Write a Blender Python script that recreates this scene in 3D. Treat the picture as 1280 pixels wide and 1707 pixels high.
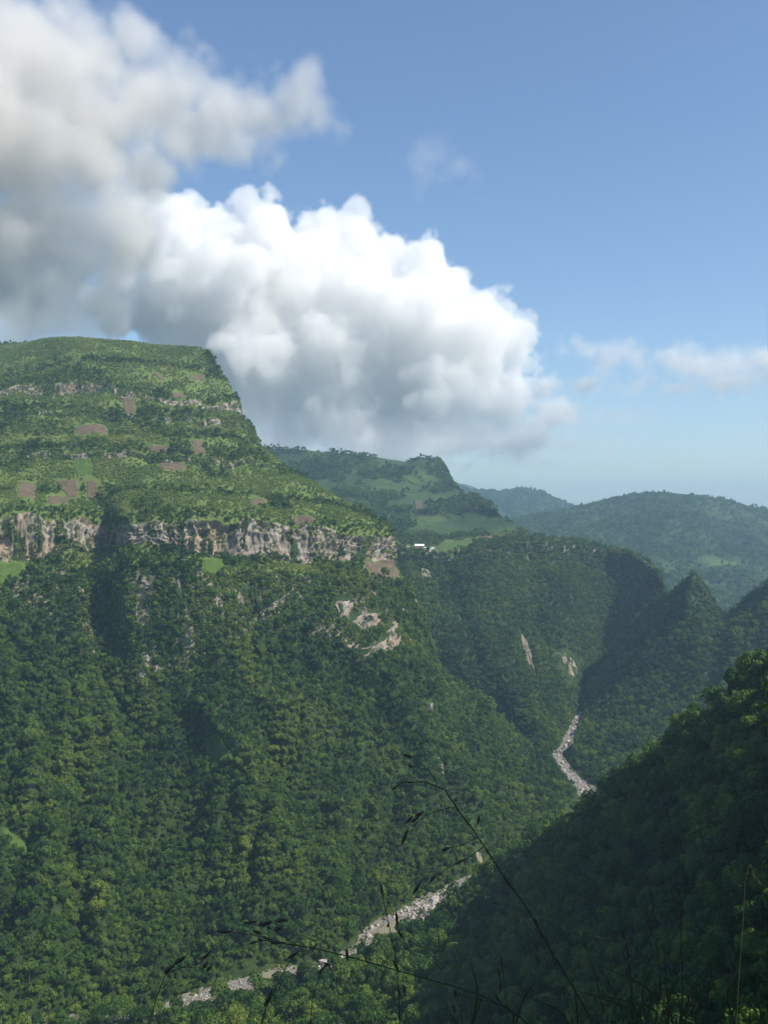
import bpy, bmesh, math, random
import numpy as np
from mathutils import Vector, Matrix
from mathutils.bvhtree import BVHTree

for o in list(bpy.data.objects): bpy.data.objects.remove(o)
scene = bpy.context.scene
C = scene.collection
random.seed(7); rng = np.random.default_rng(7)

# ------------------------------------------------------------------ camera, sky, sun, exposure
F = 1580.0; CX = 640.0; CY = 853.5           # focal length and centre, in pixels of the photograph
cam = bpy.data.cameras.new('camera'); camo = bpy.data.objects.new('camera', cam); C.objects.link(camo)
camo.rotation_euler = (math.radians(90), 0, 0)
cam.sensor_fit = 'VERTICAL'; cam.sensor_height = 24; cam.lens = 24 * F / 1707.0
cam.clip_start = 0.1; cam.clip_end = 120000
scene.camera = camo

SUN_EL = math.radians(49); SUN_H = (0.90, -0.43)
n_ = math.hypot(*SUN_H); SUN = Vector((SUN_H[0]/n_*math.cos(SUN_EL), SUN_H[1]/n_*math.cos(SUN_EL), math.sin(SUN_EL)))
world = bpy.data.worlds.new('World'); scene.world = world; world.use_nodes = True
wn = world.node_tree.nodes; wl = world.node_tree.links
sky = wn.new('ShaderNodeTexSky'); sky.sky_type = 'NISHITA'; sky.sun_disc = False
sky.sun_elevation = SUN_EL; sky.sun_rotation = math.atan2(SUN.x, SUN.y)
sky.altitude = 900; sky.air_density = 1.2; sky.dust_density = 1.0; sky.ozone_density = 4.5
wl.new(sky.outputs[0], wn['Background'].inputs['Color']); wn['Background'].inputs['Strength'].default_value = 0.122
sl = bpy.data.lights.new('sun', 'SUN'); sl.energy = 4.6; sl.angle = math.radians(0.53); sl.color = (1.0, 0.94, 0.82)
so = bpy.data.objects.new('sun', sl); C.objects.link(so)
so.rotation_euler = SUN.to_track_quat('Z', 'Y').to_euler()

vs = scene.view_settings; vs.view_transform = 'Standard'; vs.look = 'None'; vs.exposure = 0.36; vs.gamma = 1.0
vs.use_curve_mapping = False
cy = scene.cycles
cy.use_denoising = True
try: cy.denoiser = 'OPENIMAGEDENOISE'
except Exception: pass
cy.max_bounces = 20; cy.diffuse_bounces = 2; cy.glossy_bounces = 2; cy.transmission_bounces = 2
cy.transparent_max_bounces = 6; cy.volume_bounces = 20; cy.sample_clamp_indirect = 6
cy.volume_step_rate = 2.0; cy.volume_max_steps = 256
cy.use_adaptive_sampling = True; cy.adaptive_threshold = 0.02

# ------------------------------------------------------------------ helpers
LAT = rng.random((64, 64, 64)).astype(np.float32) * 2 - 1
def vnoise(p):
    p = np.asarray(p, np.float32); i = np.floor(p).astype(np.int64); f = p - i; f = f*f*(3-2*f)
    a = i & 63; b = (i+1) & 63
    x0, y0, z0 = a[..., 0], a[..., 1], a[..., 2]; x1, y1, z1 = b[..., 0], b[..., 1], b[..., 2]
    fx, fy, fz = f[..., 0], f[..., 1], f[..., 2]
    c00 = LAT[x0, y0, z0]*(1-fx)+LAT[x1, y0, z0]*fx; c10 = LAT[x0, y1, z0]*(1-fx)+LAT[x1, y1, z0]*fx
    c01 = LAT[x0, y0, z1]*(1-fx)+LAT[x1, y0, z1]*fx; c11 = LAT[x0, y1, z1]*(1-fx)+LAT[x1, y1, z1]*fx
    c0 = c00*(1-fy)+c10*fy; c1 = c01*(1-fy)+c11*fy
    return c0*(1-fz)+c1*fz
def fbm(p, octv=4, gain=0.5, lac=2.03):
    s = 0; a = 1.0; n = 0; p = np.asarray(p, np.float32)
    for k in range(octv):
        s = s + a*vnoise(p + 17.3*k); n += a; a *= gain; p = p*lac
    return s/n
def sstep(a, b, x):
    t = np.clip((x-a)/(b-a), 0, 1); return t*t*(3-2*t)
def W(px, py, Y): return np.array([(px-CX)/F*Y, Y, (CY-py)/F*Y])
def project(P):
    P = np.asarray(P); Y = np.maximum(P[..., 1], 1e-3)
    return CX + P[..., 0]/Y*F, CY - P[..., 2]/Y*F
def pchip(x, y, xi):
    x = np.asarray(x, float); y = np.asarray(y, float); xi = np.clip(xi, x[0], x[-1])
    h = np.diff(x)[:, None]; d = np.diff(y, axis=0)/h; n = len(x); m = np.zeros_like(y)
    if n > 2:
        w1 = 2*h[1:]+h[:-1]; w2 = h[1:]+2*h[:-1]; same = d[:-1]*d[1:] > 0
        with np.errstate(divide='ignore', invalid='ignore'):
            hm = (w1+w2)/(w1/d[:-1]+w2/d[1:])
        m[1:-1] = np.where(same, hm, 0.0)
    m[0] = d[0]; m[-1] = d[-1]
    k = np.clip(np.searchsorted(x, xi, side='right')-1, 0, n-2); hh = h[k]; t = ((xi-x[k])[:, None])/hh
    return ((2*t**3-3*t**2+1)*y[k]+(t**3-2*t**2+t)*hh*m[k]+(-2*t**3+3*t**2)*y[k+1]+(t**3-t**2)*hh*m[k+1])

def tag(o, label=None, cat=None, group=None, kind=None):
    for k, v in (('label', label), ('category', cat), ('group', group), ('kind', kind)):
        if v: o[k] = v
    return o
def link(o, parent=None):
    C.objects.link(o)
    if parent: o.parent = parent
    return o
def mesh_np(name, verts, faces, mat=None, smooth=True):
    me = bpy.data.meshes.new(name); verts = np.asarray(verts, np.float32); faces = np.asarray(faces, np.int32)
    n = faces.shape[1]
    me.vertices.add(len(verts)); me.vertices.foreach_set('co', verts.ravel())
    me.loops.add(faces.size); me.loops.foreach_set('vertex_index', faces.ravel())
    me.polygons.add(len(faces)); me.polygons.foreach_set('loop_start', np.arange(0, faces.size, n, dtype=np.int32))
    me.polygons.foreach_set('use_smooth', np.full(len(faces), smooth, bool))
    me.update(calc_edges=True)
    if mat: me.materials.append(mat)
    return me
def obj(name, me, parent=None): return link(bpy.data.objects.new(name, me), parent)
def empty(name, loc=(0, 0, 0)):
    o = bpy.data.objects.new(name, None); o.location = loc; o.empty_display_size = 0.1; C.objects.link(o); return o

# ------------------------------------------------------------------ materials
def newmat(name):
    m = bpy.data.materials.new(name); m.use_nodes = True; nt = m.node_tree
    return m, nt.nodes, nt.links, nt.nodes['Principled BSDF']
def ramp(n, stops):
    r = n.new('ShaderNodeValToRGB'); e = r.color_ramp.elements
    while len(e) < len(stops): e.new(0.5)
    for k, (p, c) in enumerate(stops): e[k].position = p; e[k].color = (*c, 1)
    return r
def noise_mat(name, stops, scale=0.05, detail=8, rough=0.9, bump=0.0, bscale=None, stretch=None, spec=0.15):
    m, n, l, b = newmat(name)
    g = n.new('ShaderNodeNewGeometry'); mp = n.new('ShaderNodeMapping'); l.new(g.outputs['Position'], mp.inputs[0])
    if stretch: mp.inputs['Scale'].default_value = stretch
    t = n.new('ShaderNodeTexNoise'); t.inputs['Scale'].default_value = scale; t.inputs['Detail'].default_value = detail
    t.inputs['Roughness'].default_value = 0.62
    l.new(mp.outputs[0], t.inputs['Vector']); r = ramp(n, stops); l.new(t.outputs[0], r.inputs[0]); l.new(r.outputs[0], b.inputs['Base Color'])
    b.inputs['Roughness'].default_value = rough; b.inputs['Specular IOR Level'].default_value = spec
    if bump:
        t2 = n.new('ShaderNodeTexNoise'); t2.inputs['Scale'].default_value = bscale or scale*4; t2.inputs['Detail'].default_value = 6
        l.new(mp.outputs[0], t2.inputs['Vector'])
        bp = n.new('ShaderNodeBump'); bp.inputs['Strength'].default_value = 0.8; bp.inputs['Distance'].default_value = bump
        l.new(t2.outputs[0], bp.inputs['Height']); l.new(bp.outputs[0], b.inputs['Normal'])
    return m
M = {}
M['forest_floor'] = noise_mat('forest_floor', [(0.3, (0.018, 0.032, 0.008)), (0.55, (0.035, 0.06, 0.016)), (0.75, (0.06, 0.085, 0.025))], 0.06, bump=1.5, bscale=0.25)
M['bench_grass'] = noise_mat('bench_grass', [(0.25, (0.06, 0.09, 0.02)), (0.42, (0.09, 0.13, 0.03)), (0.6, (0.122, 0.162, 0.042)), (0.8, (0.17, 0.178, 0.07))], 0.035, detail=10, bump=1.2, bscale=0.35)
M['green_field'] = noise_mat('green_field', [(0.3, (0.045, 0.085, 0.016)), (0.5, (0.07, 0.12, 0.022)), (0.72, (0.10, 0.14, 0.036))], 0.11, detail=10, bump=0.5, bscale=0.6)
M['ploughed'] = noise_mat('ploughed', [(0.3, (0.075, 0.06, 0.035)), (0.5, (0.125, 0.095, 0.06)), (0.72, (0.17, 0.13, 0.09))], 0.15, detail=10, bump=0.5, bscale=0.7)
M['red_soil'] = noise_mat('red_soil', [(0.3, (0.16, 0.07, 0.04)), (0.7, (0.26, 0.13, 0.08))], 0.1)
M['sand'] = noise_mat('sand', [(0.3, (0.09, 0.08, 0.06)), (0.45, (0.17, 0.15, 0.125)), (0.6, (0.25, 0.225, 0.195)), (0.75, (0.33, 0.30, 0.265))], 0.25, detail=10, bump=0.5, bscale=1.2)
M['ground'] = noise_mat('ground', [(0.3, (0.03, 0.05, 0.015)), (0.7, (0.06, 0.09, 0.03))], 0.004)
M['far_green'] = noise_mat('far_green', [(0.3, (0.022, 0.04, 0.012)), (0.5, (0.04, 0.068, 0.02)), (0.64, (0.07, 0.11, 0.03)), (0.8, (0.10, 0.13, 0.05))], 0.006, detail=12, bump=6, bscale=0.05)

def limestone(name, ochre=0.5, veg=0.5):
    m, n, l, b = newmat(name)
    g = n.new('ShaderNodeNewGeometry')
    def nz(sc, stretch, det=6, off=0.0):
        mp = n.new('ShaderNodeMapping'); mp.inputs['Scale'].default_value = stretch; mp.inputs['Location'].default_value = (off, off, 0)
        l.new(g.outputs['Position'], mp.inputs[0]); t = n.new('ShaderNodeTexNoise'); t.inputs['Scale'].default_value = sc
        t.inputs['Detail'].default_value = det; t.inputs['Roughness'].default_value = 0.65; l.new(mp.outputs[0], t.inputs['Vector']); return t
    a = nz(0.12, (1, 1, 0.28), 9); base = ramp(n, [(0.3, (0.13, 0.11, 0.09)), (0.45, (0.25, 0.21, 0.17)), (0.6, (0.36, 0.31, 0.255)), (0.8, (0.48, 0.43, 0.37))]); l.new(a.outputs[0], base.inputs[0])
    oc = nz(0.035, (1, 1, 0.5), off=31); ocr = ramp(n, [(0.47, (0, 0, 0)), (0.64, (1, 1, 1))]); l.new(oc.outputs[0], ocr.inputs[0])
    mul = n.new('ShaderNodeMath'); mul.operation = 'MULTIPLY'; mul.inputs[1].default_value = ochre; l.new(ocr.outputs[0], mul.inputs[0])
    mx = n.new('ShaderNodeMix'); mx.data_type = 'RGBA'; l.new(mul.outputs[0], mx.inputs['Factor']); l.new(base.outputs[0], mx.inputs['A']); mx.inputs['B'].default_value = (0.36, 0.255, 0.165, 1)
    dk = nz(0.3, (1, 1, 0.07), off=77); dkr = ramp(n, [(0.52, (1, 1, 1)), (0.68, (0.35, 0.35, 0.36))]); l.new(dk.outputs[0], dkr.inputs[0])
    mm = n.new('ShaderNodeMix'); mm.data_type = 'RGBA'; mm.blend_type = 'MULTIPLY'; mm.inputs['Factor'].default_value = 0.6
    l.new(mx.outputs['Result'], mm.inputs['A']); l.new(dkr.outputs[0], mm.inputs['B'])
    vg = nz(0.05, (1, 1, 0.35), 9, 140); vgr = ramp(n, [(0.56 - 0.12*veg, (0, 0, 0)), (0.62 - 0.12*veg, (1, 1, 1))]); l.new(vg.outputs[0], vgr.inputs[0])
    m3 = n.new('ShaderNodeMix'); m3.data_type = 'RGBA'; l.new(vgr.outputs[0], m3.inputs['Factor']); l.new(mm.outputs['Result'], m3.inputs['A']); m3.inputs['B'].default_value = (0.035, 0.06, 0.018, 1)
    l.new(m3.outputs['Result'], b.inputs['Base Color']); b.inputs['Roughness'].default_value = 0.9; b.inputs['Specular IOR Level'].default_value = 0.1
    bn = nz(0.35, (1, 1, 0.5), 8, 9); bp = n.new('ShaderNodeBump'); bp.inputs['Distance'].default_value = 2.0; bp.inputs['Strength'].default_value = 0.9
    l.new(bn.outputs[0], bp.inputs['Height']); l.new(bp.outputs[0], b.inputs['Normal'])
    return m
M['cliff'] = limestone('limestone_cliff', 0.9, 0.35)
M['cliff_green'] = limestone('overgrown_limestone', 0.4, 1.25)
M['scar'] = limestone('bare_limestone', 0.75, -0.8)
M['boulder'] = noise_mat('river_boulder', [(0.3, (0.23, 0.20, 0.17)), (0.5, (0.40, 0.355, 0.31)), (0.72, (0.56, 0.51, 0.455))], 0.35, detail=8, bump=0.25, bscale=1.5)

def leaf_mat(name, dark, mid, light, patch=0.012, trans=0.25):
    m, n, l, b = newmat(name)
    oi = n.new('ShaderNodeObjectInfo')
    t = n.new('ShaderNodeTexNoise'); t.inputs['Scale'].default_value = patch; t.inputs['Detail'].default_value = 3; l.new(oi.outputs['Location'], t.inputs['Vector'])
    ad = n.new('ShaderNodeMath'); ad.operation = 'MULTIPLY_ADD'; ad.inputs[1].default_value = 0.62; l.new(oi.outputs['Random'], ad.inputs[0])
    m2 = n.new('ShaderNodeMath'); m2.operation = 'MULTIPLY_ADD'; m2.inputs[1].default_value = 1.6; m2.inputs[2].default_value = -0.6; l.new(t.outputs[0], m2.inputs[0])
    l.new(m2.outputs[0], ad.inputs[2])
    r = ramp(n, [(0.0, dark), (0.4, mid), (0.8, light), (1.0, tuple(min(1, c*k) for c, k in zip(light, (1.45, 1.15, 1.2))))]); l.new(ad.outputs[0], r.inputs[0])
    g = n.new('ShaderNodeNewGeometry'); t2 = n.new('ShaderNodeTexNoise'); t2.inputs['Scale'].default_value = 0.35; t2.inputs['Detail'].default_value = 3; l.new(g.outputs['Position'], t2.inputs['Vector'])
    r2 = ramp(n, [(0.3, (0.65, 0.65, 0.65)), (0.7, (1.3, 1.3, 1.2))]); l.new(t2.outputs[0], r2.inputs[0])
    mm = n.new('ShaderNodeMix'); mm.data_type = 'RGBA'; mm.blend_type = 'MULTIPLY'; mm.inputs['Factor'].default_value = 1; l.new(r.outputs[0], mm.inputs['A']); l.new(r2.outputs[0], mm.inputs['B'])
    l.new(mm.outputs['Result'], b.inputs['Base Color']); b.inputs['Roughness'].default_value = 0.55; b.inputs['Specular IOR Level'].default_value = 0.25
    tr = n.new('ShaderNodeBsdfTranslucent'); l.new(mm.outputs['Result'], tr.inputs['Color'])
    ms = n.new('ShaderNodeMixShader'); ms.inputs[0].default_value = trans
    l.new(b.outputs[0], ms.inputs[1]); l.new(tr.outputs[0], ms.inputs[2]); l.new(ms.outputs[0], n['Material Output'].inputs['Surface'])
    return m
M['leaf'] = leaf_mat('forest_leaves', (0.018, 0.052, 0.010), (0.048, 0.112, 0.017), (0.125, 0.200, 0.026))
M['leaf_light'] = leaf_mat('shrub_leaves', (0.10, 0.155, 0.032), (0.165, 0.24, 0.044), (0.25, 0.30, 0.075))
M['bark'] = noise_mat('bark', [(0.3, (0.05, 0.04, 0.03)), (0.7, (0.13, 0.11, 0.09))], 1.5, stretch=(1, 1, 0.2))

# ------------------------------------------------------------------ river course
def rz(py): return -(332+(py-1190)*0.063)
RC = [(-420, 1790, 6), (-150, 1735, 6), (0, 1714, 6), (120, 1704, 6), (230, 1693, 6), (330, 1666, 8), (400, 1646, 16), (450, 1634, 18), (510, 1622, 9), (560, 1608, 8),
      (618, 1580, 11), (645, 1552, 16), (690, 1525, 17), (735, 1500, 12), (778, 1474, 8), (868, 1440, 9), (938, 1402, 10), (964, 1354, 14), (978, 1322, 12),
      (944, 1290, 9), (924, 1260, 8), (948, 1230, 8), (960, 1200, 5), (972, 1184, 6), (990, 1176, 6), (1015, 1172, 6)]
RP = []
for px, py, hw in RC:
    z = rz(py); RP.append(W(px, py, z*F/(CY-py)))
RP = np.array(RP); RS = np.arange(len(RP)); RHW = np.array([r[2] for r in RC], float)
def river(s):
    s = np.atleast_1d(np.asarray(s, float)); P = pchip(RS, RP, s); e = 0.05
    d = pchip(RS, RP, np.minimum(s+e, RS[-1])) - pchip(RS, RP, np.maximum(s-e, 0)); d[:, 2] = 0; d /= np.linalg.norm(d, axis=1, keepdims=True)
    n = np.stack([-d[:, 1], d[:, 0], np.zeros(len(d))], 1)        # to the left bank
    return P, n, np.interp(s, RS, RHW)
def bank(s, side, off=0.0, dz=0.0):
    P, n, w = river(s); return (P + n*side*(w[:, None]+off) + np.array([0, 0, dz]))[0]

# ------------------------------------------------------------------ lofted landforms
class Sheet: pass
def loft(rows, T, disp=None, lift=None):
    """rows: list of (subdivisions up to the next row, [(t, xyz)]) -> a surface through those contour lines"""
    R = []
    for nsub, pts in rows:
        t = [p[0] for p in pts]; R.append(pchip(t, np.array([p[1] for p in pts]), T))
    R = np.array(R)                                             # rows, cols, 3
    V = [0.0]
    for k, (nsub, _) in enumerate(rows[:-1]): V += list(k + (np.arange(nsub)+1)/nsub)
    V = np.array(V)
    G = pchip(np.arange(len(rows)), R.reshape(len(rows), -1), V).reshape(len(V), len(T), 3)
    s = Sheet(); s.T = T; s.V = V; s.vmax = len(rows)-2
    def normals(G):
        du = np.gradient(G, axis=1); dv = np.gradient(G, axis=0); n = np.cross(du, dv); L = np.linalg.norm(n, axis=2, keepdims=True)
        return n/np.maximum(L, 1e-6)
    if lift is not None: G = G + np.array([0, 0, 1.0])*lift(V[:, None], T[None, :])[..., None]
    N = normals(G)
    # keep normals pointing to the open air (up, or towards the camera on cliffs)
    flip = np.sign((N*np.array([0, -0.35, 1])).sum(2, keepdims=True)); N = N*np.where(flip == 0, 1, flip)
    if disp is not None: G = G + N*disp(G, V[:, None], T[None, :], N)[..., None]
    N = normals(G); flip = np.sign((N*np.array([0, -0.35, 1])).sum(2, keepdims=True)); N = N*np.where(flip == 0, 1, flip)
    s.G = G; s.N = N; s.px, s.py = project(G); s.mask = np.zeros((len(V)-1, len(T)-1), bool)
    return s
def part_mesh(s, r0, r1, name, mat):
    i0 = int(np.argmin(abs(s.V-r0))); i1 = int(np.argmin(abs(s.V-r1))); nt = len(s.T)
    G = s.G[i0:i1+1]; nv = i1-i0+1
    a = (np.arange(nv-1)[:, None]*nt + np.arange(nt-1)[None, :]).ravel()
    return mesh_np(name, G.reshape(-1, 3), np.stack([a, a+1, a+1+nt, a+nt], 1), mat)
def wrap(p, d=(60, 260, 650), s=(30, 200, 520), z=(-6, -40, -120)):
    """points that carry a contour on round the back of a silhouette"""
    p = np.asarray(p); k = p[0]/p[1]
    return [p + np.array([k*a-b, a, c]) for a, b, c in zip(d, s, z)]
def row(nsub, ts, pxs, pys, Ys, wr=True, dz=0.0, **kw):
    pts = [(t, W(a, b, c)+np.array([0, 0, dz])) for t, a, b, c in zip(ts, pxs, pys, Ys)]
    if wr:
        for t, p in zip((1.1, 1.3, 1.6), wrap(pts[-1][1], **kw)): pts.append((t, p))
    return (nsub, pts)
def locate(s, px, py, tmax=1.02):
    d = (s.px-px)**2 + (s.py-py)**2 + 1e-4*np.maximum(s.G[..., 1], 0); d[:, s.T > tmax] += 1e6; d[s.V > s.vmax] += 1e6
    i, j = np.unravel_index(np.argmin(d), d.shape); return float(i), float(j)
def sample(s, I, J, A=None):
    A = s.G if A is None else A
    I = np.clip(I, 0, A.shape[0]-1.001); J = np.clip(J, 0, A.shape[1]-1.001)
    i = I.astype(int); j = J.astype(int); fi = (I-i)[..., None]; fj = (J-j)[..., None]
    return (A[i, j]*(1-fi)*(1-fj)+A[i+1, j]*fi*(1-fj)+A[i, j+1]*(1-fi)*fj+A[i+1, j+1]*fi*fj)
def patch(s, corners, n=24, lift=0.9, jag=0.12, bulge=0.0, rough=0.0, seed=0.0, block=True, feather=1.0):
    """a piece of ground cover between four photographed corners (TL, TR, BR, BL) laid on a landform; returns verts, faces"""
    q = np.array([locate(s, *c) for c in corners])
    a, b = np.meshgrid(np.linspace(0, 1, n), np.linspace(0, 1, n), indexing='ij')
    w = lambda k, m: jag*0.5*fbm(np.stack([a*4+k+seed, b*4+m, a*0+seed*3.1], -1), 3)
    aa = np.clip(a+w(3.3, 7.7), -0.1, 1.1); bb = np.clip(b+w(13.3, 1.7), -0.1, 1.1)
    Q = (q[0]*((1-aa)*(1-bb))[..., None]+q[1]*((1-aa)*bb)[..., None]+q[2]*(aa*bb)[..., None]+q[3]*(aa*(1-bb))[..., None])
    P = sample(s, Q[..., 0], Q[..., 1]); N = sample(s, Q[..., 0], Q[..., 1], s.N)
    edge = np.clip(np.minimum(np.minimum(a, 1-a), np.minimum(b, 1-b))*6, 0, 1)
    h = lift*np.where(edge > 0, 1, -1.2) + bulge*edge
    if rough: h = h + rough*edge*(fbm(P*np.array([0.2, 0.2, 0.09])+seed, 4)*2.6+0.1)
    P = P + N*h[..., None]
    if block:
        for x, y in zip(Q[..., 0].ravel(), Q[..., 1].ravel()):
            i = int(min(max(x, 0), s.mask.shape[0]-1)); j = int(min(max(y, 0), s.mask.shape[1]-1)); s.mask[i, j] = True
        ii = sorted((int(Q[..., 0].min()), int(Q[..., 0].max())))
    k = (np.arange(n-1)[:, None]*n+np.arange(n-1)[None, :]).ravel()
    return P.reshape(-1, 3), np.stack([k, k+1, k+1+n, k+n], 1)

# ---- the great mountain on the left
tt = [-.35, 0, .2, .27, .32, .5, .6, .7, .8, .9, 1]
t2 = [-.35, 0, .2, .32, .5, .6, .7, .8, .9, 1]
bt = [(-.35, 0.6), (0, 2.2), (.2, 4), (.32, 5), (.5, 7.3), (.6, 9), (.7, 11), (.8, 14), (.88, 16.5), (.94, 18), (1, 20)]
side = [W(800, 1190, 1560)+np.array([0, 0, -8]), W(640, 1150, 1800), W(420, 1080, 2100)]
rows = []
rows.append((3, [(t, bank(s, 1, -8, -5)) for t, s in bt] + [(1.1+.2*i+.05*(i == 2), p+np.array([0, 0, -6])) for i, p in enumerate(side)]))
rows.append((70, [(t, bank(s, 1, 2, 0.5)) for t, s in bt] + [(1.1+.2*i+.05*(i == 2), p) for i, p in enumerate(side)]))
rows.append(row(70, tt, [-240, 60, 200, 260, 330, 420, 500, 590, 680, 770, 832], [1330, 1330, 1330, 1330, 1330, 1320, 1310, 1300, 1290, 1270, 1190], [830, 850, 880, 900, 900, 910, 930, 950, 975, 1030, 1245]))
rows.append(row(46, tt, [-230, 0, 130, 165, 238, 340, 420, 500, 585, 670, 730], [1030, 1030, 1060, 1090, 1135, 1110, 1060, 1045, 1090, 1085, 1075], [950, 1010, 1030, 1035, 1000, 1005, 1040, 1060, 1070, 1110, 1200]))
rows.append(row(12, tt, [-230, 0, 130, 160, 214, 330, 405, 470, 545, 615, 674], [965, 960, 950, 945, 940, 948, 958, 960, 962, 965, 968], [965, 1050, 1105, 1125, 1050, 1048, 1080, 1100, 1115, 1145, 1215]))
rows.append(row(30, tt, [-230, 0, 130, 170, 216, 330, 400, 460, 530, 600, 661], [945, 938, 918, 910, 908, 918, 925, 926, 932, 935, 930], [990, 1080, 1130, 1168, 1078, 1080, 1110, 1130, 1150, 1180, 1232]))
rows.append(row(26, tt, [-230, 0, 130, 172, 218, 330, 400, 462, 530, 598, 656], [868, 865, 862, 868, 866, 868, 866, 872, 880, 886, 889], [1000, 1090, 1140, 1178, 1088, 1090, 1120, 1140, 1160, 1190, 1240]))
rows.append(row(26, t2, [-230, 0, 125, 205, 300, 370, 430, 500, 560, 606], [820, 818, 815, 815, 818, 822, 826, 834, 843, 851], [1080, 1170, 1225, 1220, 1190, 1205, 1220, 1240, 1265, 1300]))
rows.append(row(6, t2, [-230, 0, 110, 190, 270, 330, 370, 410, 450, 484], [770, 768, 766, 766, 771, 773, 775, 778, 783, 789], [1180, 1275, 1310, 1310, 1300, 1310, 1325, 1340, 1365, 1400]))
rows.append(row(30, t2, [-230, 0, 110, 190, 270, 330, 370, 410, 449, 480], [761, 759, 756, 756, 760, 761, 764, 769, 778, 786], [1184, 1279, 1314, 1314, 1304, 1314, 1329, 1344, 1369, 1404]))
rows.append(row(6, t2, [-230, 0, 100, 175, 255, 310, 345, 380, 410, 431], [688, 692, 694, 698, 705, 710, 712, 715, 720, 735], [1330, 1425, 1445, 1440, 1430, 1430, 1440, 1450, 1465, 1485]))
rows.append(row(14, t2, [-230, 0, 100, 175, 255, 310, 345, 380, 410, 425], [680, 682, 684, 689, 697, 700, 702, 705, 708, 713], [1334, 1429, 1449, 1444, 1434, 1434, 1444, 1454, 1469, 1489]))
rows.append(row(10, t2, [-230, 0, 100, 170, 240, 295, 330, 360, 385, 402], [655, 660, 658, 656, 668, 676, 680, 684, 688, 697], [1400, 1500, 1500, 1495, 1490, 1490, 1500, 1510, 1525, 1545]))
rows.append(row(20, t2, [-230, 0, 100, 170, 240, 295, 330, 360, 385, 399], [645, 650, 638, 640, 660, 668, 671, 673, 674, 670], [1405, 1505, 1506, 1501, 1495, 1495, 1505, 1515, 1530, 1550]))
rows.append(row(20, t2, [-230, 0, 80, 140, 210, 260, 295, 325, 350, 370], [640, 633, 618, 603, 603, 608, 612, 615, 618, 625], [1500, 1600, 1590, 1570, 1570, 1580, 1590, 1600, 1600, 1595]))
rows.append(row(12, t2, [-230, -10, 75, 110, 170, 230, 265, 300, 325, 343], [600, 582, 570, 571, 571, 577, 581, 580, 581, 585], [1900, 2000, 1950, 1900, 1850, 1800, 1760, 1720, 1690, 1650]))
rows.append((1, [(t, p+np.array([-80, 420, -160])) for t, p in rows[-1][1]]))
T_LM = np.concatenate([np.linspace(-.35, 1.06, 700), np.linspace(1.065, 1.65, 70)])
def lm_disp(G, V, T, N):
    big = fbm(G*0.010+3.1, 4)*9 + fbm(G*0.032+9, 3)*4.5*sstep(1.0, 1.3, V)*(1-sstep(4.9, 5.0, V)) + fbm(G*0.05+9, 3)*2.2
    gul = (np.abs(fbm(np.stack([T*6.5+.5*V, V*0.35+0*T, 0*V+0*T], -1)+5, 3))-0.25)*62*sstep(1.0, 1.5, V)*(1-sstep(2.6, 3.4, V))*(1-.85*np.exp(-((T-.36)/.10)**2)*sstep(1.8, 2.5, V))
    gul = gul + (np.abs(fbm(np.stack([T*14-1.9*V, V*0.9+T*3, 0*V+0*T], -1)+15, 3))-0.22)*32*sstep(1.0, 1.4, V)*(1-sstep(2.8, 3.4, V))*(1-.7*np.exp(-((T-.36)/.08)**2)*sstep(2, 2.5, V))
    cl = sstep(4.97, 5.1, V)*(1-sstep(5.85, 6.02, V))
    col = (fbm(np.stack([T*55+0*V, 2.0*V+0*T, 0*V+0*T], -1)+2, 4)*7.5 + fbm(np.stack([T*160+0*V, V*7+0*T, 0*V+0*T], -1)+8, 3)*4 + fbm(np.stack([T*6+0*V, V*14+0*T, 0*V+0*T], -1)+4, 2)*2.5 - 1.5)*cl
    cav = -9*sstep(0.25, 0.6, fbm(np.stack([T*14+0*V, V*2.2+0*T, 0*V+0*T], -1)+21, 2))*cl
    low = sstep(3.05, 3.3, V)*(1-sstep(3.8, 4.0, V))*(fbm(np.stack([T*26+0*V, V*1.5+0*T, 0*V+0*T], -1)+31, 4)*8)*(1-.8*np.exp(-((T-.4)/.07)**2))
    calm = 1-0.75*cl; calm = calm*np.where(V > 13.5, 0.7, 1.0)*sstep(0.3, 1.4, V)
    thin = sum(sstep(k+0.02, k+0.2, V)*(1-sstep(k+0.8, k+0.98, V)) for k in (8, 10, 12))
    return big*calm + gul + col + cav + low + thin*fbm(np.stack([T*70+0*V, V*2+0*T, 0*V+0*T], -1), 3)*3
def lm_lift(V, T):
    n1 = fbm(np.stack([T*24+0*V, 0*V+0*T, 0*V+0*T+3], -1), 4); n2 = fbm(np.stack([T*17+0*V, 0*V+0*T, 0*V+0*T+9], -1), 4)
    return n1*13*sstep(5.2, 6.0, V)*(1-sstep(6.0, 6.6, V)) + n2*14*sstep(4.3, 5.0, V)*(1-sstep(5.0, 5.6, V)) + sum(fbm(np.stack([T*15+0*V, 0*V+0*T, 0*V+0*T+k], -1), 4)*9*sstep(k-.6, k, V)*(1-sstep(k+1, k+1.5, V)) for k in (8, 10, 12))
LM = loft(rows, T_LM, lm_disp, lm_lift)
mountain = empty('mountain', (0, 0, 0)); tag(mountain, 'great terraced green mountain with pale cliff bands on the left', kind='structure')
obj('forest_slope', part_mesh(LM, 0, 3, 'forest_slope', M['forest_floor']), mountain)
obj('buttress', part_mesh(LM, 3, 4, 'buttress', M['cliff_green']), mountain)
obj('bench', part_mesh(LM, 4, 5, 'bench', M['bench_grass']), mountain)
obj('cliff_face', part_mesh(LM, 5, 6, 'cliff_face', M['cliff']), mountain)
obj('terrace', part_mesh(LM, 6, 8, 'terrace', M['bench_grass']), mountain)
obj('cliff_face', part_mesh(LM, 8, 9, 'cliff_face', M['cliff_green']), mountain)
obj('terrace', part_mesh(LM, 9, 10, 'terrace', M['bench_grass']), mountain)
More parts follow.
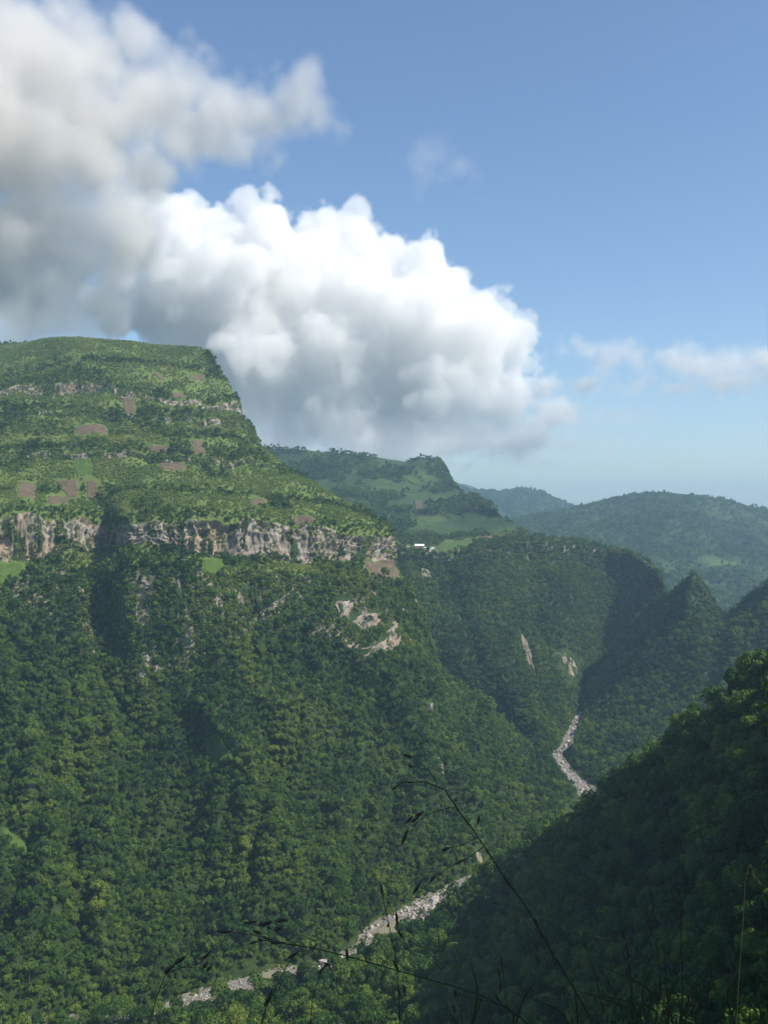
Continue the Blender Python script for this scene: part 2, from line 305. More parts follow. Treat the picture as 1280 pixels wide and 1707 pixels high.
obj('cliff_face', part_mesh(LM, 10, 11, 'cliff_face', M['cliff_green']), mountain)
obj('terrace', part_mesh(LM, 11, 12, 'terrace', M['bench_grass']), mountain)
obj('cliff_face', part_mesh(LM, 12, 13, 'cliff_face', M['cliff']), mountain)
obj('summit', part_mesh(LM, 13, 16, 'summit', M['bench_grass']), mountain)

# ---- canyon wall and plateau behind it
t3 = [0, .3, .5, .65, .8, .9, 1]
WR = dict(d=(150, 450, 900), s=(60, 150, 300), z=(-10, -30, -60))
rows = []
base = [(0, W(560, 1120, 1900)), (.3, W(740, 1165, 1530)), (.42, W(850, 1215, 1425)), (.52, bank(20, 1, 0, -2)), (.65, bank(21, 1, 0, -2)), (.8, bank(22, 1, 0, -2)), (.9, bank(23, 1, 0, -2)), (1, bank(24, 1, 0, -2)), (1.1, bank(25, 1, 0, -2)), (1.6, W(1100, 1150, 2500))]
rows.append((30, base))
rows.append(row(40, t3, [640, 740, 845, 912, 968, 1008, 1045], [1050, 1060, 1085, 1095, 1085, 1080, 1085], [1600, 1560, 1555, 1570, 1650, 1710, 1640], **WR))
rows.append(row(14, t3, [600, 700, 800, 900, 1000, 1060, 1110], [925, 940, 930, 935, 950, 962, 1000], [1730, 1740, 1760, 1805, 1870, 1800, 1655], **WR))
rows.append(row(14, t3, [600, 700, 800, 900, 1000, 1060, 1106], [900, 921, 912, 905, 916, 930, 967], [1745, 1755, 1775, 1820, 1885, 1812, 1668], **WR))
rows.append(row(14, t3, [590, 695, 790, 890, 985, 1050, 1090], [893, 908, 899, 899, 910, 925, 950], [1900, 1900, 1940, 1945, 1965, 1895, 1790], **WR))
rows.append(row(6, t3, [560, 690, 800, 885, 975, 1040, 1075], [880, 888, 888, 894, 906, 921, 943], [2350, 2300, 2250, 2150, 2050, 1970, 1880], **WR))
rows.append((4, [(t, p+np.array([40, 150, -40])) for t, p in rows[-1][1]]))
rows.append((1, [(t, p+np.array([100, 300, -170])) for t, p in rows[-1][1]]))   # beyond the plateau
def fw_disp(G, V, T, N):
    rib = (np.abs(fbm(np.stack([T*9+0*V, V*0.4+0*T, 0*V+0*T], -1)+55, 3))-0.25)*30*sstep(0.1, 0.8, V)*(1-sstep(2.4, 3.0, V))
    cl = sstep(1.9, 2.2, V)*(1-sstep(2.9, 3.0, V))
    return fbm(G*0.012+7, 4)*9*sstep(0, .5, V)*(1-0.6*sstep(2.8, 3.2, V)) + rib + cl*fbm(np.stack([T*40+0*V, V+0*T, 0*V+0*T], -1)+3, 3)*12
FW = loft(rows, np.concatenate([np.linspace(0, 1.04, 260), np.linspace(1.05, 1.6, 40)]), fw_disp)
FW.vmax = 5; wallr = empty('canyon_wall'); tag(wallr, 'hazy forested canyon wall below the plateau in the middle distance', kind='structure')
obj('wall_slope', part_mesh(FW, 0, 2, 'wall_slope', M['forest_floor']), wallr)
obj('rim_cliff', part_mesh(FW, 2, 3, 'rim_cliff', M['cliff_green']), wallr)
obj('plateau', part_mesh(FW, 3, 7, 'plateau', M['bench_grass']), wallr)

# ---- the ridge with the knob behind the plateau
t4 = [0, .2, .4, .55, .68, .74, .8, .85, .9, .95, 1]
WR = dict(d=(200, 600, 1200), s=(120, 300, 600), z=(-10, -60, -150))
rows = []
rows.append(row(14, t4, [300, 440, 520, 600, 690, 730, 770, 805, 835, 865, 892], [885, 885, 885, 888, 893, 893, 892, 894, 895, 896, 898], [2250, 2230, 2220, 2210, 2200, 2180, 2170, 2160, 2150, 2140, 2120], **WR))
rows.append(row(6, t4, [300, 440, 520, 600, 685, 720, 752, 780, 805, 820, 836], [845, 845, 845, 850, 860, 862, 862, 860, 858, 858, 861], [2450, 2430, 2430, 2420, 2400, 2380, 2370, 2350, 2340, 2320, 2300], **WR))
rows.append(row(10, t4, [300, 440, 520, 600, 685, 720, 750, 775, 797, 812, 824], [835, 835, 836, 840, 848, 850, 850, 846, 842, 842, 848], [2480, 2460, 2460, 2450, 2430, 2410, 2400, 2380, 2370, 2345, 2330], **WR))
rows.append(row(8, t4, [300, 440, 520, 600, 680, 712, 735, 752, 767, 785, 800], [805, 808, 812, 815, 822, 824, 826, 824, 822, 826, 834], [2700, 2680, 2660, 2640, 2620, 2600, 2590, 2580, 2560, 2520, 2480], **WR))
rows.append(row(8, t4, [300, 440, 520, 600, 680, 704, 722, 737, 748, 756, 766], [770, 774, 778, 782, 792, 794, 796, 798, 802, 814, 824], [2880, 2860, 2840, 2820, 2780, 2760, 2750, 2740, 2720, 2690, 2650], **WR))
rows.append(row(5, t4, [300, 440, 520, 600, 685, 698, 712, 728, 740, 750, 760], [735, 747, 751, 758, 770, 766, 765, 768, 780, 802, 818], [3000, 2980, 2960, 2940, 2900, 2890, 2880, 2870, 2850, 2820, 2780], **WR))
rows.append((1, [(t, p+np.array([-80, 450, -160])) for t, p in rows[-1][1]]))
MR = loft(rows, np.linspace(0, 1.6, 230), lambda G, V, T, N: fbm(G*0.008+1, 4)*10*(1-0.7*sstep(4.5, 5, V)) + fbm(G*0.03+4, 3)*3)
o = obj('knobbed_ridge', part_mesh(MR, 0, 6, 'knobbed_ridge', M['far_green'])); tag(o, 'blue green terraced ridge ending in a rocky knob', kind='structure')

# ---- the pointed peak on the right
t5 = [0, .25, .4, .55, .75, 1, 1.3]
rows = []
pk = lambda l: l
rows.append((24, [(-.5, W(1010, 1190, 1900)), (-.2, W(980, 1185, 1720)), (0, W(962, 1183, 1615)), (.25, bank(22.3, -1, 0, -2)), (.4, bank(21, -1, 0, -2)), (.55, bank(19.2, -1, 0, -2)), (.75, bank(17.8, -1, 2, -2)), (1, W(990, 1390, 1020)), (1.3, W(1010, 1450, 880))]))
rows.append((24, [(-.5, W(1060, 1110, 1950)), (-.2, W(1040, 1080, 1760))] + row(1, t5, [1034, 1072, 1110, 1160, 1215, 1300, 1420], [1078, 1125, 1160, 1180, 1195, 1200, 1200], [1610, 1450, 1400, 1360, 1320, 1260, 1160], wr=False)[1]))
rows.append((16, [(-.5, W(1110, 1060, 1960)), (-.2, W(1100, 1020, 1740))] + row(1, t5, [1092, 1128, 1160, 1200, 1245, 1300, 1420], [1014, 1045, 1065, 1075, 1080, 1085, 1080], [1580, 1465, 1440, 1430, 1410, 1370, 1300], wr=False)[1]))
rows.append((8, [(-.5, W(1140, 1030, 1950)), (-.2, W(1135, 985, 1680))] + row(1, t5, [1124, 1148, 1168, 1203, 1243, 1290, 1420], [990, 982, 1004, 1040, 1018, 990, 930], [1540, 1482, 1478, 1470, 1455, 1430, 1400], wr=False)[1]))
rows.append((6, [(-.5, W(1160, 1010, 1950)), (-.2, W(1160, 980, 1650))] + row(1, t5, [1143, 1155, 1174, 1206, 1248, 1287, 1420], [968, 955, 978, 1022, 993, 967, 900], [1520, 1496, 1494, 1486, 1470, 1445, 1420], wr=False)[1]))
rows.append((1, [(t, p+np.array([60, 90, -90])) for t, p in rows[-1][1]]))
SP = loft(rows, np.linspace(-.5, 1.3, 240), lambda G, V, T, N: fbm(G*0.013+2, 4)*9*sstep(0, .6, V)*(1-0.6*sstep(3, 3.8, V)) + (np.abs(fbm(np.stack([T*6+0*V, V*.4+0*T, 0*V+0*T], -1)+12, 2))-.2)*22*sstep(.1, 1, V)*(1-sstep(2.2, 3, V)))
o = obj('pointed_peak', part_mesh(SP, 0, 5, 'pointed_peak', M['forest_floor'])); tag(o, 'steep pointed forested peak with a shaded left flank', kind='structure')

# ---- dark near slope running down to the river from the right
t6 = [0, .15, .3, .45, .6, .8, 1]; nx = lambda x, y, z: [(-.3, np.array([x, y, z], float))]
rows = []
rows.append((3, [(t, bank(s, -1, -8, -5)) for t, s in ((-.3, 0.0), (0, 0.7), (.15, 2), (.3, 4), (.45, 5.8), (.6, 8), (.8, 11.2), (1, 14.4))]))
rows.append((40, [(t, bank(s, -1, 2, 0.5)) for t, s in ((-.3, 0.0), (0, 0.7), (.15, 2), (.3, 4), (.45, 5.8), (.6, 8), (.8, 11.2), (1, 14.4))]))
rows.append(row(50, t6, [-100, 250, 430, 560, 660, 725, 790], [2150, 1900, 1790, 1715, 1640, 1555, 1472], [430, 520, 565, 600, 665, 770, 905], wr=False)); rows[-1] = (50, nx(-150, 230, -235)+rows[-1][1])
rows.append(row(50, t6, [900, 1040, 1010, 960, 890, 815, 800], [2000, 1800, 1690, 1610, 1545, 1500, 1468], [250, 330, 420, 500, 610, 745, 900], wr=False)); rows[-1] = (50, nx(60, 120, -90)+rows[-1][1])
rows.append(row(16, t6, [1620, 1290, 1185, 1102, 1002, 880, 806], [965, 1118, 1190, 1266, 1346, 1424, 1467], [400, 480, 520, 560, 650, 785, 896], wr=False)); rows[-1] = (16, nx(330, 250, 0)+rows[-1][1])
rows.append((16, [(t, p+np.array([45, 60, -45+25*t])) for t, p in rows[-1][1]]))
rows.append((1, [(t, np.array([p[0]+90, p[1]+170, min(p[2]-150+130*t, -310)])) for t, p in rows[-1][1]]))
NS = loft(rows, np.linspace(-.3, 1, 300), lambda G, V, T, N: fbm(G*0.014+6, 4)*8*sstep(.6, 1.6, V)*(1-sstep(0.85, 1, T)) + fbm(G*0.05+2, 3)*1.5)
o = obj('near_slope', part_mesh(NS, 0, 6, 'near_slope', M['forest_floor'])); tag(o, 'dark shaded forested slope falling from the right to the river', kind='structure')

# ---- the hillside the viewer stands on
gx, gy = np.meshgrid(np.linspace(-170, 330, 130), np.linspace(-160, 330, 130), indexing='ij')
def vh_height(x, y):
    r = x - 0.45*np.maximum(y, 0) - 5 + 0.2*np.minimum(y, 0)
    rise = np.where(r > 0, 0.92*r, 0.25*r)
    near = sstep(1.5, 9, y)*1.5
    return -1.8 - 0.60*np.maximum(y, 0)*1.03 - near + np.minimum(y, 0)*0.1 + np.minimum(rise, 210+0*rise) - 0.12*np.maximum(-x, 0)
gz = vh_height(gx, gy) + fbm(np.stack([gx*.05, gy*.05, gx*0], -1), 4)*np.clip((np.hypot(gx, gy)-6)/40, 0, 1)*3
VG = np.stack([gx, gy, gz], -1); k = (np.arange(129)[:, None]*130+np.arange(129)[None, :]).ravel()
vh = obj('viewpoint_hillside', mesh_np('viewpoint_hillside', VG.reshape(-1, 3), np.stack([k, k+130, k+131, k+1], 1), M['forest_floor']))
tag(vh, 'steep hillside at the viewpoint, rising on the right', kind='structure')

# ---- far hills and the ground
def far_hill(name, label, sky_pts, Ysky, base_py, Ybase, amp, n=160, mat='far_green'):
    ts = np.linspace(0, 1, len(sky_pts)); r0 = []; r1 = []; r2 = []; r3 = []
    for t, (px, py) in zip(ts, sky_pts):
        s = W(px, py, Ysky); b = W(px, base_py, Ybase)
        r0.append((t, b)); r1.append((t, b*0.55+s*0.45+np.array([0, 0, -12]))); r2.append((t, s)); r3.append((t, s+np.array([0, Ysky*0.25, -(s[2]+330)])))
    sh = loft([(30, r0), (30, r1), (16, r2), (1, r3)], np.linspace(0, 1, n), lambda G, V, T, N: (fbm(G*0.0028+3+Ysky*.01, 5)*amp*2.0 + (np.abs(fbm(G*np.array([.006, .003, .003])+8, 3))-.2)*amp*2.5)*sstep(0, .5, V)*(1-0.85*sstep(1.4, 2, V)))
    o = obj(name, part_mesh(sh, 0, 3, name, M[mat])); tag(o, label, kind='structure'); return sh
FH1 = far_hill('far_hill', 'broad blue wooded hill on the right skyline', [(620, 905), (760, 885), (860, 868), (905, 860), (950, 852), (1000, 842), (1040, 832), (1080, 826), (1120, 830), (1180, 834), (1240, 848), (1290, 857), (1400, 870), (1700, 880)], 4300, 1035, 2550, 22)
FH2 = far_hill('far_hill', 'paler blue hill between the knobbed ridge and the broad hill', [(600, 780), (740, 806), (790, 822), (830, 823), (865, 819), (895, 823), (930, 838), (960, 850), (1010, 862), (1100, 880)], 6300, 930, 4700, 25, 120)
FH3 = far_hill('far_hill', 'faintest blue hill top at the horizon', [(560, 800), (700, 797), (740, 803), (765, 806), (785, 811), (810, 822), (860, 840), (960, 870)], 8600, 900, 7000, 25, 90)
gp = 14000.0
go = obj('ground', mesh_np('ground', [(-gp, -gp, -425), (gp, -gp, -425), (gp, gp, -425), (-gp, gp, -425)], [(0, 1, 2, 3)], M['ground'])); tag(go, 'wooded lowland far below the hills', kind='structure')

# ------------------------------------------------------------------ riverbed, water
S = np.linspace(0, RS[-1], 420); P, n, w = river(S); cr = np.linspace(-1, 1, 15)
wob = 1+0.25*fbm(np.stack([S*1.7, S*0, S*0], -1), 3)
RB = P[:, None, :] + n[:, None, :]*(cr[None, :, None]*(w*wob+4)[:, None, None])
RB[..., 2] += 0.4 + 1.1*fbm(RB*0.12, 3) + 0.8*np.abs(cr)[None, :]**2 - 0.6
k = (np.arange(419)[:, None]*15+np.arange(14)[None, :]).ravel()
o = obj('riverbed', mesh_np('riverbed', RB.reshape(-1, 3), np.stack([k, k+1, k+16, k+15], 1), M['sand'])); tag(o, 'pale gravel riverbed winding along the canyon floor', kind='structure')
m, nn, ll, b = newmat('muddy_water'); b.inputs['Base Color'].default_value = (0.24, 0.22, 0.15, 1); b.inputs['Roughness'].default_value = 0.18; b.inputs['IOR'].default_value = 1.33
tn = nn.new('ShaderNodeTexNoise'); tn.inputs['Scale'].default_value = 0.6; bp = nn.new('ShaderNodeBump'); bp.inputs['Distance'].default_value = 0.15; bp.inputs['Strength'].default_value = 0.4
gg = nn.new('ShaderNodeNewGeometry'); ll.new(gg.outputs['Position'], tn.inputs['Vector']); ll.new(tn.outputs[0], bp.inputs['Height']); ll.new(bp.outputs[0], b.inputs['Normal']); M['water'] = m
def water(name, label, s0, s1, c0, c1, lift):
    S = np.linspace(s0, s1, 40); P, n, w = river(S); c = np.linspace(0, 1, 8); u = (S-s0)/(s1-s0)
    half = np.sin(np.pi*np.clip(u, 0.02, .98))**0.6*(1+0.3*fbm(np.stack([S*3, S*0, S*0+4], -1), 3)); mid = (c0+c1)/2; hw = (c1-c0)/2
    cc = mid + (c[None, :]-.5)*2*hw*half[:, None]
    R = P[:, None]+n[:, None]*(cc*w[:, None])[..., None]; R[..., 2] = P[:, None, 2]+lift
    k = (np.arange(39)[:, None]*8+np.arange(7)[None, :]).ravel()
    o = obj(name, mesh_np(name, R.reshape(-1, 3), np.stack([k, k+1, k+9, k+8], 1), M['water'])); return tag(o, label, kind='structure')
water('river_water', 'still greenish pool below the boulder bar', 10.4, 11.7, -.55, .35, 0.5)
water('river_water', 'wide muddy pool on the lower river bend', 6.5, 7.9, -.5, .75, 0.65)
water('river_water', 'narrow muddy channel beside the upper boulder bars', 16.6, 18.6, -.35, .15, 0.7)

# ------------------------------------------------------------------ clouds (closed volumes of vapour, far outside the haze)
def cloud_mat(name, dens, color=(1, 1, 1)):
    m = bpy.data.materials.new(name); m.use_nodes = True; n = m.node_tree.nodes; l = m.node_tree.links; n.remove(n['Principled BSDF'])
    v = n.new('ShaderNodeVolumePrincipled'); v.inputs['Color'].default_value = (*color, 1); v.inputs['Anisotropy'].default_value = 0.0
    v.inputs['Density'].default_value = dens; v.inputs['Density Attribute'].default_value = 'density'
    l.new(v.outputs[0], n['Material Output'].inputs['Volume']); return m
def cloud(name, label, lumps, Y0, vox, dens, edge, amp, depth=1.0, base=None, kids=7, seed=1, nscale=None, color=(1, 1, 1), billow=0.0, child=(.32, .5)):
    rg = np.random.default_rng(seed); k = Y0/F; sph = []
    for L in lumps:
        px, py, r = L[:3]; ry = L[3] if len(L) > 3 else r; dy = L[4] if len(L) > 4 else rg.uniform(-.5, .5)*r*depth
        c = W(px, py, Y0) + np.array([0, dy*k, 0]); sph.append((c, np.array([r*k, r*k*depth, ry*k])))
        lvl = [(c, np.array([r*k, r*k*depth, ry*k]))]
        for g in range(2):
            nxt = []
            for c0, rr in lvl:
                for q in range(kids if g == 0 else 4):
                    d = rg.normal(size=3); d[2] = abs(d[2])*0.9 - 0.25; d[1] = -abs(d[1])*0.6 + rg.normal()*.3; d /= np.linalg.norm(d)
                    r2 = rr*rg.uniform(*child); c2 = c0 + d*rr*0.85; nxt.append((c2, r2)); sph.append((c2, r2))
            lvl = nxt
    lo = np.min([c-r for c, r in sph], 0)-edge*2; hi = np.max([c+r for c, r in sph], 0)+edge*2; lo[2] = max(lo[2], 450.0)
    res = np.maximum(((hi-lo)/vox).astype(int)+1, 8); ax = [np.linspace(lo[i], hi[i], res[i]).astype(np.float32) for i in range(3)]
    D = np.full(res, 1e6, np.float32)
    for c, r in sph:
        sl = []
        for i in range(3):
            a = np.searchsorted(ax[i], c[i]-r[i]*1.35-edge); b_ = np.searchsorted(ax[i], c[i]+r[i]*1.35+edge); sl.append(slice(max(a, 0), max(b_, 0)))
        X, Yy, Z = np.meshgrid(ax[0][sl[0]]-c[0], ax[1][sl[1]]-c[1], ax[2][sl[2]]-c[2], indexing='ij', sparse=True)
        if 0 in D[tuple(sl)].shape: continue
        d = (np.sqrt((X/r[0])**2+(Yy/r[1])**2+(Z/r[2])**2)-1)*r.min(); D[tuple(sl)] = np.minimum(D[tuple(sl)], d)
    near = D < amp*1.2+edge; idx = np.nonzero(near)
    p = np.stack([ax[i][idx[i]] for i in range(3)], 1)/(nscale or Y0*0.02)
    nz = 0; am = 1.0; q = (p+seed*3.7).astype(np.float32)            # billowing noise: round puffs parted by creases
    for o_ in range(5): nz = nz + am*(0.55-1.75*np.abs(vnoise(q+o_*9.1))); am *= 0.52; q = q*2.05
    nz = billow*nz*0.62 + (1-billow)*fbm(p+seed*5.1, 5, 0.55)*1.1
    val = np.clip((-(D[idx]+nz*amp*1.7))/edge, 0, 1)
    if base is not None:
        z = p[:, 2]*(nscale or Y0*0.02); x = p[:, 0]*(nscale or Y0*0.02)
        zb = (CY-base[0])/F*Y0; val = val*sstep(zb, zb+base[1]*k, z + nz*60)
    den = np.zeros(res, np.float32); den[idx] = val
    # empty the outermost voxels so that nothing is cut off flat
    for a in range(3):
        s_ = [slice(None)]*3; s_[a] = 0; den[tuple(s_)] = 0; s_[a] = -1; den[tuple(s_)] = 0
    me = bpy.data.meshes.new(name+'_vapour'); me.vertices.add(den.size)
    at = me.attributes.new('vapour', 'FLOAT', 'POINT'); at.data.foreach_set('value', den.ravel())
    src = bpy.data.objects.new(name+'_vapour', me)                # never linked to the scene: only holds the grid of densities
    mat = cloud_mat(name, dens, color); vol = bpy.data.volumes.new(name); vol.materials.append(mat)
    o = obj(name, vol); tag(o, label, 'cloud', kind='thing')
    g = bpy.data.node_groups.new(name+'_volume', 'GeometryNodeTree'); N = g.nodes; Lk = g.links
    g.interface.new_socket('Geometry', in_out='INPUT', socket_type='NodeSocketGeometry'); g.interface.new_socket('Geometry', in_out='OUTPUT', socket_type='NodeSocketGeometry')
    gi = N.new('NodeGroupInput'); gout = N.new('NodeGroupOutput')
    vc = N.new('GeometryNodeVolumeCube'); vc.inputs['Min'].default_value = lo; vc.inputs['Max'].default_value = hi
    for a, q in zip('XYZ', res): vc.inputs['Resolution '+a].default_value = int(q)
    pos = N.new('GeometryNodeInputPosition'); sep = N.new('ShaderNodeSeparateXYZ'); Lk.new(pos.outputs[0], sep.inputs[0])
    acc = None
    for a in range(3):
        mr = N.new('ShaderNodeMapRange'); mr.clamp = True; Lk.new(sep.outputs[a], mr.inputs['Value'])
        mr.inputs['From Min'].default_value = lo[a]; mr.inputs['From Max'].default_value = hi[a]; mr.inputs['To Min'].default_value = 0; mr.inputs['To Max'].default_value = int(res[a]-1)
        f2i = N.new('FunctionNodeFloatToInt'); f2i.rounding_mode = 'ROUND'; Lk.new(mr.outputs[0], f2i.inputs[0])
        if acc is None: acc = f2i
        else:
            ma = N.new('FunctionNodeIntegerMath'); ma.operation = 'MULTIPLY_ADD'; Lk.new(acc.outputs[0], ma.inputs[0]); ma.inputs[1].default_value = int(res[a]); Lk.new(f2i.outputs[0], ma.inputs[2]); acc = ma
    na = N.new('GeometryNodeInputNamedAttribute'); na.data_type = 'FLOAT'; na.inputs['Name'].default_value = 'vapour'
    si = N.new('GeometryNodeSampleIndex'); si.data_type = 'FLOAT'; si.domain = 'POINT'
    oi = N.new('GeometryNodeObjectInfo'); oi.inputs['Object'].default_value = src
    Lk.new(oi.outputs['Geometry'], si.inputs['Geometry']); Lk.new(na.outputs['Attribute'], si.inputs['Value']); Lk.new(acc.outputs[0], si.inputs['Index'])
    Lk.new(si.outputs[0], vc.inputs['Density'])
    sm = N.new('GeometryNodeSetMaterial'); sm.inputs['Material'].default_value = mat
    Lk.new(vc.outputs[0], sm.inputs['Geometry']); Lk.new(sm.outputs[0], gout.inputs[0])
    md = o.modifiers.new('volume', 'NODES'); md.node_group = g
    return o
cloud('cumulus_cloud', 'great bright white cumulus cloud rising behind the mountain',
      [(290, 385, 52), (335, 385, 45), (385, 430, 60), (450, 395, 58), (520, 405, 60), (590, 405, 58), (640, 435, 52), (700, 455, 58), (740, 495, 55), (800, 540, 58), (838, 570, 50),
       (250, 460, 65), (310, 480, 80), (400, 500, 90), (500, 500, 100), (600, 520, 100), (700, 555, 90), (780, 600, 75), (845, 610, 42),
       (260, 530, 55), (350, 570, 80), (450, 600, 90), (560, 620, 95), (660, 640, 85), (750, 660, 75), (830, 680, 55), (880, 645, 34), (885, 722, 40), (915, 735, 26), (905, 650, 30), (925, 695, 28), (200, 520, 50),
       (480, 690, 65), (560, 700, 65), (660, 715, 50), (790, 720, 45)],
      15000, 27, 0.0042, 60, 230, depth=0.85, base=(790, 190), kids=8, seed=3, nscale=420, color=(.996, .993, .988), billow=.4, child=(.25, .55))
cloud('grey_cloud', 'soft grey cloud bank filling the upper left sky',
      [(40, 110, 95), (150, 110, 80), (185, 75, 42), (235, 150, 75), (290, 170, 72), (345, 175, 68), (395, 185, 62), (440, 190, 58), (485, 195, 48), (525, 205, 32), (250, 290, 75), (215, 390, 70), (300, 250, 60), (380, 235, 45), (150, 210, 90), (0, 250, 120), (120, 270, 90), (230, 220, 60), (40, 390, 110), (150, 400, 80), (10, 470, 55), (110, 500, 48), (40, 530, 42), (175, 500, 60), (140, 540, 45), (60, 500, 60), (20, 545, 40), (-100, 200, 140), (-120, 400, 140), (90, 460, 60), (190, 330, 60), (210, 440, 45), (100, 190, 90)],
      9500, 36, 0.0034, 260, 250, depth=1.2, kids=6, seed=8, nscale=420, color=(.91, .898, .88), child=(.35, .6))  # absorbing grey colour stands in for the shade on the cloud's underside
cloud('thin_cloud', 'small thin wisp of cloud in the open blue sky', [(700, 265, 38, 22), (760, 290, 24, 14), (690, 305, 18, 10), (822, 330, 16, 10)], 9000, 36, 0.0016, 260, 160, kids=5, seed=11)
cloud('thin_cloud', 'long faint cloud streak low over the right hills', [(960, 590, 50, 16), (1050, 600, 70, 18), (1150, 605, 80, 18), (1250, 610, 80, 18), (1000, 640, 60, 12), (1190, 640, 70, 12), (1330, 600, 70, 20)], 15000, 60, 0.0030, 260, 220, kids=4, seed=12)
cloud('low_cloud', 'pale low cloud bank between the great cumulus and the ridges', [(340, 640, 70, 45), (430, 680, 80, 45), (530, 710, 90, 40), (640, 725, 95, 36), (750, 735, 90, 32), (850, 735, 70, 26), (920, 700, 50, 24), (480, 740, 90, 26), (620, 758, 100, 18), (900, 640, 30, 24)], 18000, 60, 0.0040, 420, 300, kids=5, seed=21, nscale=500, color=(.99, .985, .975))
cloud('thin_cloud', 'faint low cloud beside the great cumulus', [(930, 690, 40, 26), (990, 760, 40, 16), (700, 770, 90, 14), (850, 775, 80, 14), (500, 770, 90, 20), (600, 765, 90, 18), (960, 740, 60, 14), (1020, 700, 60, 10)], 17000, 60, 0.0012, 300, 220, kids=4, seed=14)

# ------------------------------------------------------------------ fields, scars and other patches on the slopes
def lay(name, s, mat, corners, label, **kw):
    v, f = patch(s, corners, **kw); return tag(obj(name, mesh_np(name, v, f, M[mat])), label, kind='structure')
def q4(x0, y0, x1, y1, sk=0): return [(x0+sk, y0), (x1+sk, y0), (x1, y1), (x0, y1)]
FIELDS = [
 ('ploughed_field', LM, 'ploughed', [(606, 938), (650, 937), (664, 962), (618, 958)], 'brown ploughed field on the bench below the cliff near the prow'),
 ('ploughed_field', LM, 'ploughed', q4(30, 803, 60, 830), 'leftmost brown field above the main cliff'),
 ('ploughed_field', LM, 'ploughed', [(92, 803), (132, 799), (130, 829), (116, 829)], 'brown field with a stepped corner in the middle of three'),
 ('ploughed_field', LM, 'ploughed', q4(80, 827, 114, 841), 'small brown field just above the main cliff'),
 ('ploughed_field', LM, 'ploughed', q4(146, 802, 163, 831), 'narrow upright brown field right of the stepped one'),
 ('ploughed_field', LM, 'ploughed', q4(125, 711, 178, 725), 'greyish brown field on the terrace under the second cliff line'),
 ('ploughed_field', LM, 'ploughed', q4(251, 744, 282, 755), 'small brown field above the thin cliff line'),
 ('ploughed_field', LM, 'ploughed', [(318, 735), (336, 735), (344, 757), (326, 759)], 'slanting brown strip field by pale stones'),
 ('ploughed_field', LM, 'ploughed', q4(268, 772, 307, 783), 'grey brown field just below the thin cliff line'),
 ('ploughed_field', LM, 'ploughed', [(206, 662), (224, 664), (226, 690), (208, 690)], 'brown scree patch right of the upper cliff'),
 ('ploughed_field', LM, 'ploughed', q4(315, 626, 340, 633), 'tiny brown field near the summit edge'),
 ('ploughed_field', LM, 'ploughed', [(254, 622), (262, 623), (275, 635), (266, 635)], 'slanting brown strip under the summit'),
 ('ploughed_field', LM, 'ploughed', q4(288, 655, 305, 664), 'small brown patch below the summit'),
 ('ploughed_field', LM, 'ploughed', q4(490, 862, 522, 872), 'pale brown field above the middle of the cliff'),
 ('ploughed_field', LM, 'ploughed', q4(420, 832, 445, 843), 'pale brown patch by a clump of trees on the ridge side'),
 ('green_field', LM, 'green_field', [(326, 1224), (362, 1220), (394, 1272), (350, 1278)], 'bright green clearing in the middle of the forest slope'),
 ('green_field', LM, 'green_field', [(-60, 1368), (10, 1382), (62, 1408), (-60, 1408)], 'bright green clearing at the left edge of the forest'),
 ('green_field', LM, 'green_field', q4(128, 766, 154, 795), 'bright green field among dark trees'),
 ('green_field', LM, 'green_field', [(340, 935), (372, 935), (368, 958), (338, 956)], 'small green shelf below the main cliff'),
 ('green_field', LM, 'green_field', [(-40, 945), (36, 935), (40, 968), (-40, 985)], 'green meadow at the foot of the left cliff'),
 ('green_field', FW, 'green_field', [(742, 906), (790, 899), (776, 914), (716, 918)], 'light green meadow beside the white roofed house'),
 ('green_field', FW, 'green_field', [(716, 920), (752, 916), (768, 932), (742, 931)], 'light green meadow on the lip of the canyon wall'),
 ('green_field', FW, 'green_field', [(1040, 921), (1060, 926), (1086, 944), (1066, 940)], 'narrow green strip on the far end of the plateau'),
 ('green_field', MR, 'green_field', [(676, 797), (692, 799), (704, 812), (690, 808)], 'light green slope below the rocky knob'),
 ('green_field', MR, 'far_green', [(700, 868), (830, 866), (876, 890), (690, 888)], 'wide hazy green pasture behind the house'),
 ('ploughed_field', MR, 'ploughed', [(688, 832), (703, 834), (706, 850), (694, 850)], 'brown landslip patch on the hazy ridge'),
 ('red_soil_bank', FW, 'red_soil', [(800, 897), (888, 895), (905, 899), (795, 900)], 'strip of bare red soil along the plateau rim'),
 ('green_field', FH1, 'green_field', [(1172, 938), (1225, 936), (1232, 944), (1180, 946)], 'pale green clearing on the broad far hill'),
]
for i, (nm, s, mt, co, lb) in enumerate(FIELDS): lay(nm, s, mt, co, lb, seed=i*1.3, lift=0.9 if s is LM else 2.0, n=26 if i != 15 else 44, jag=.3)
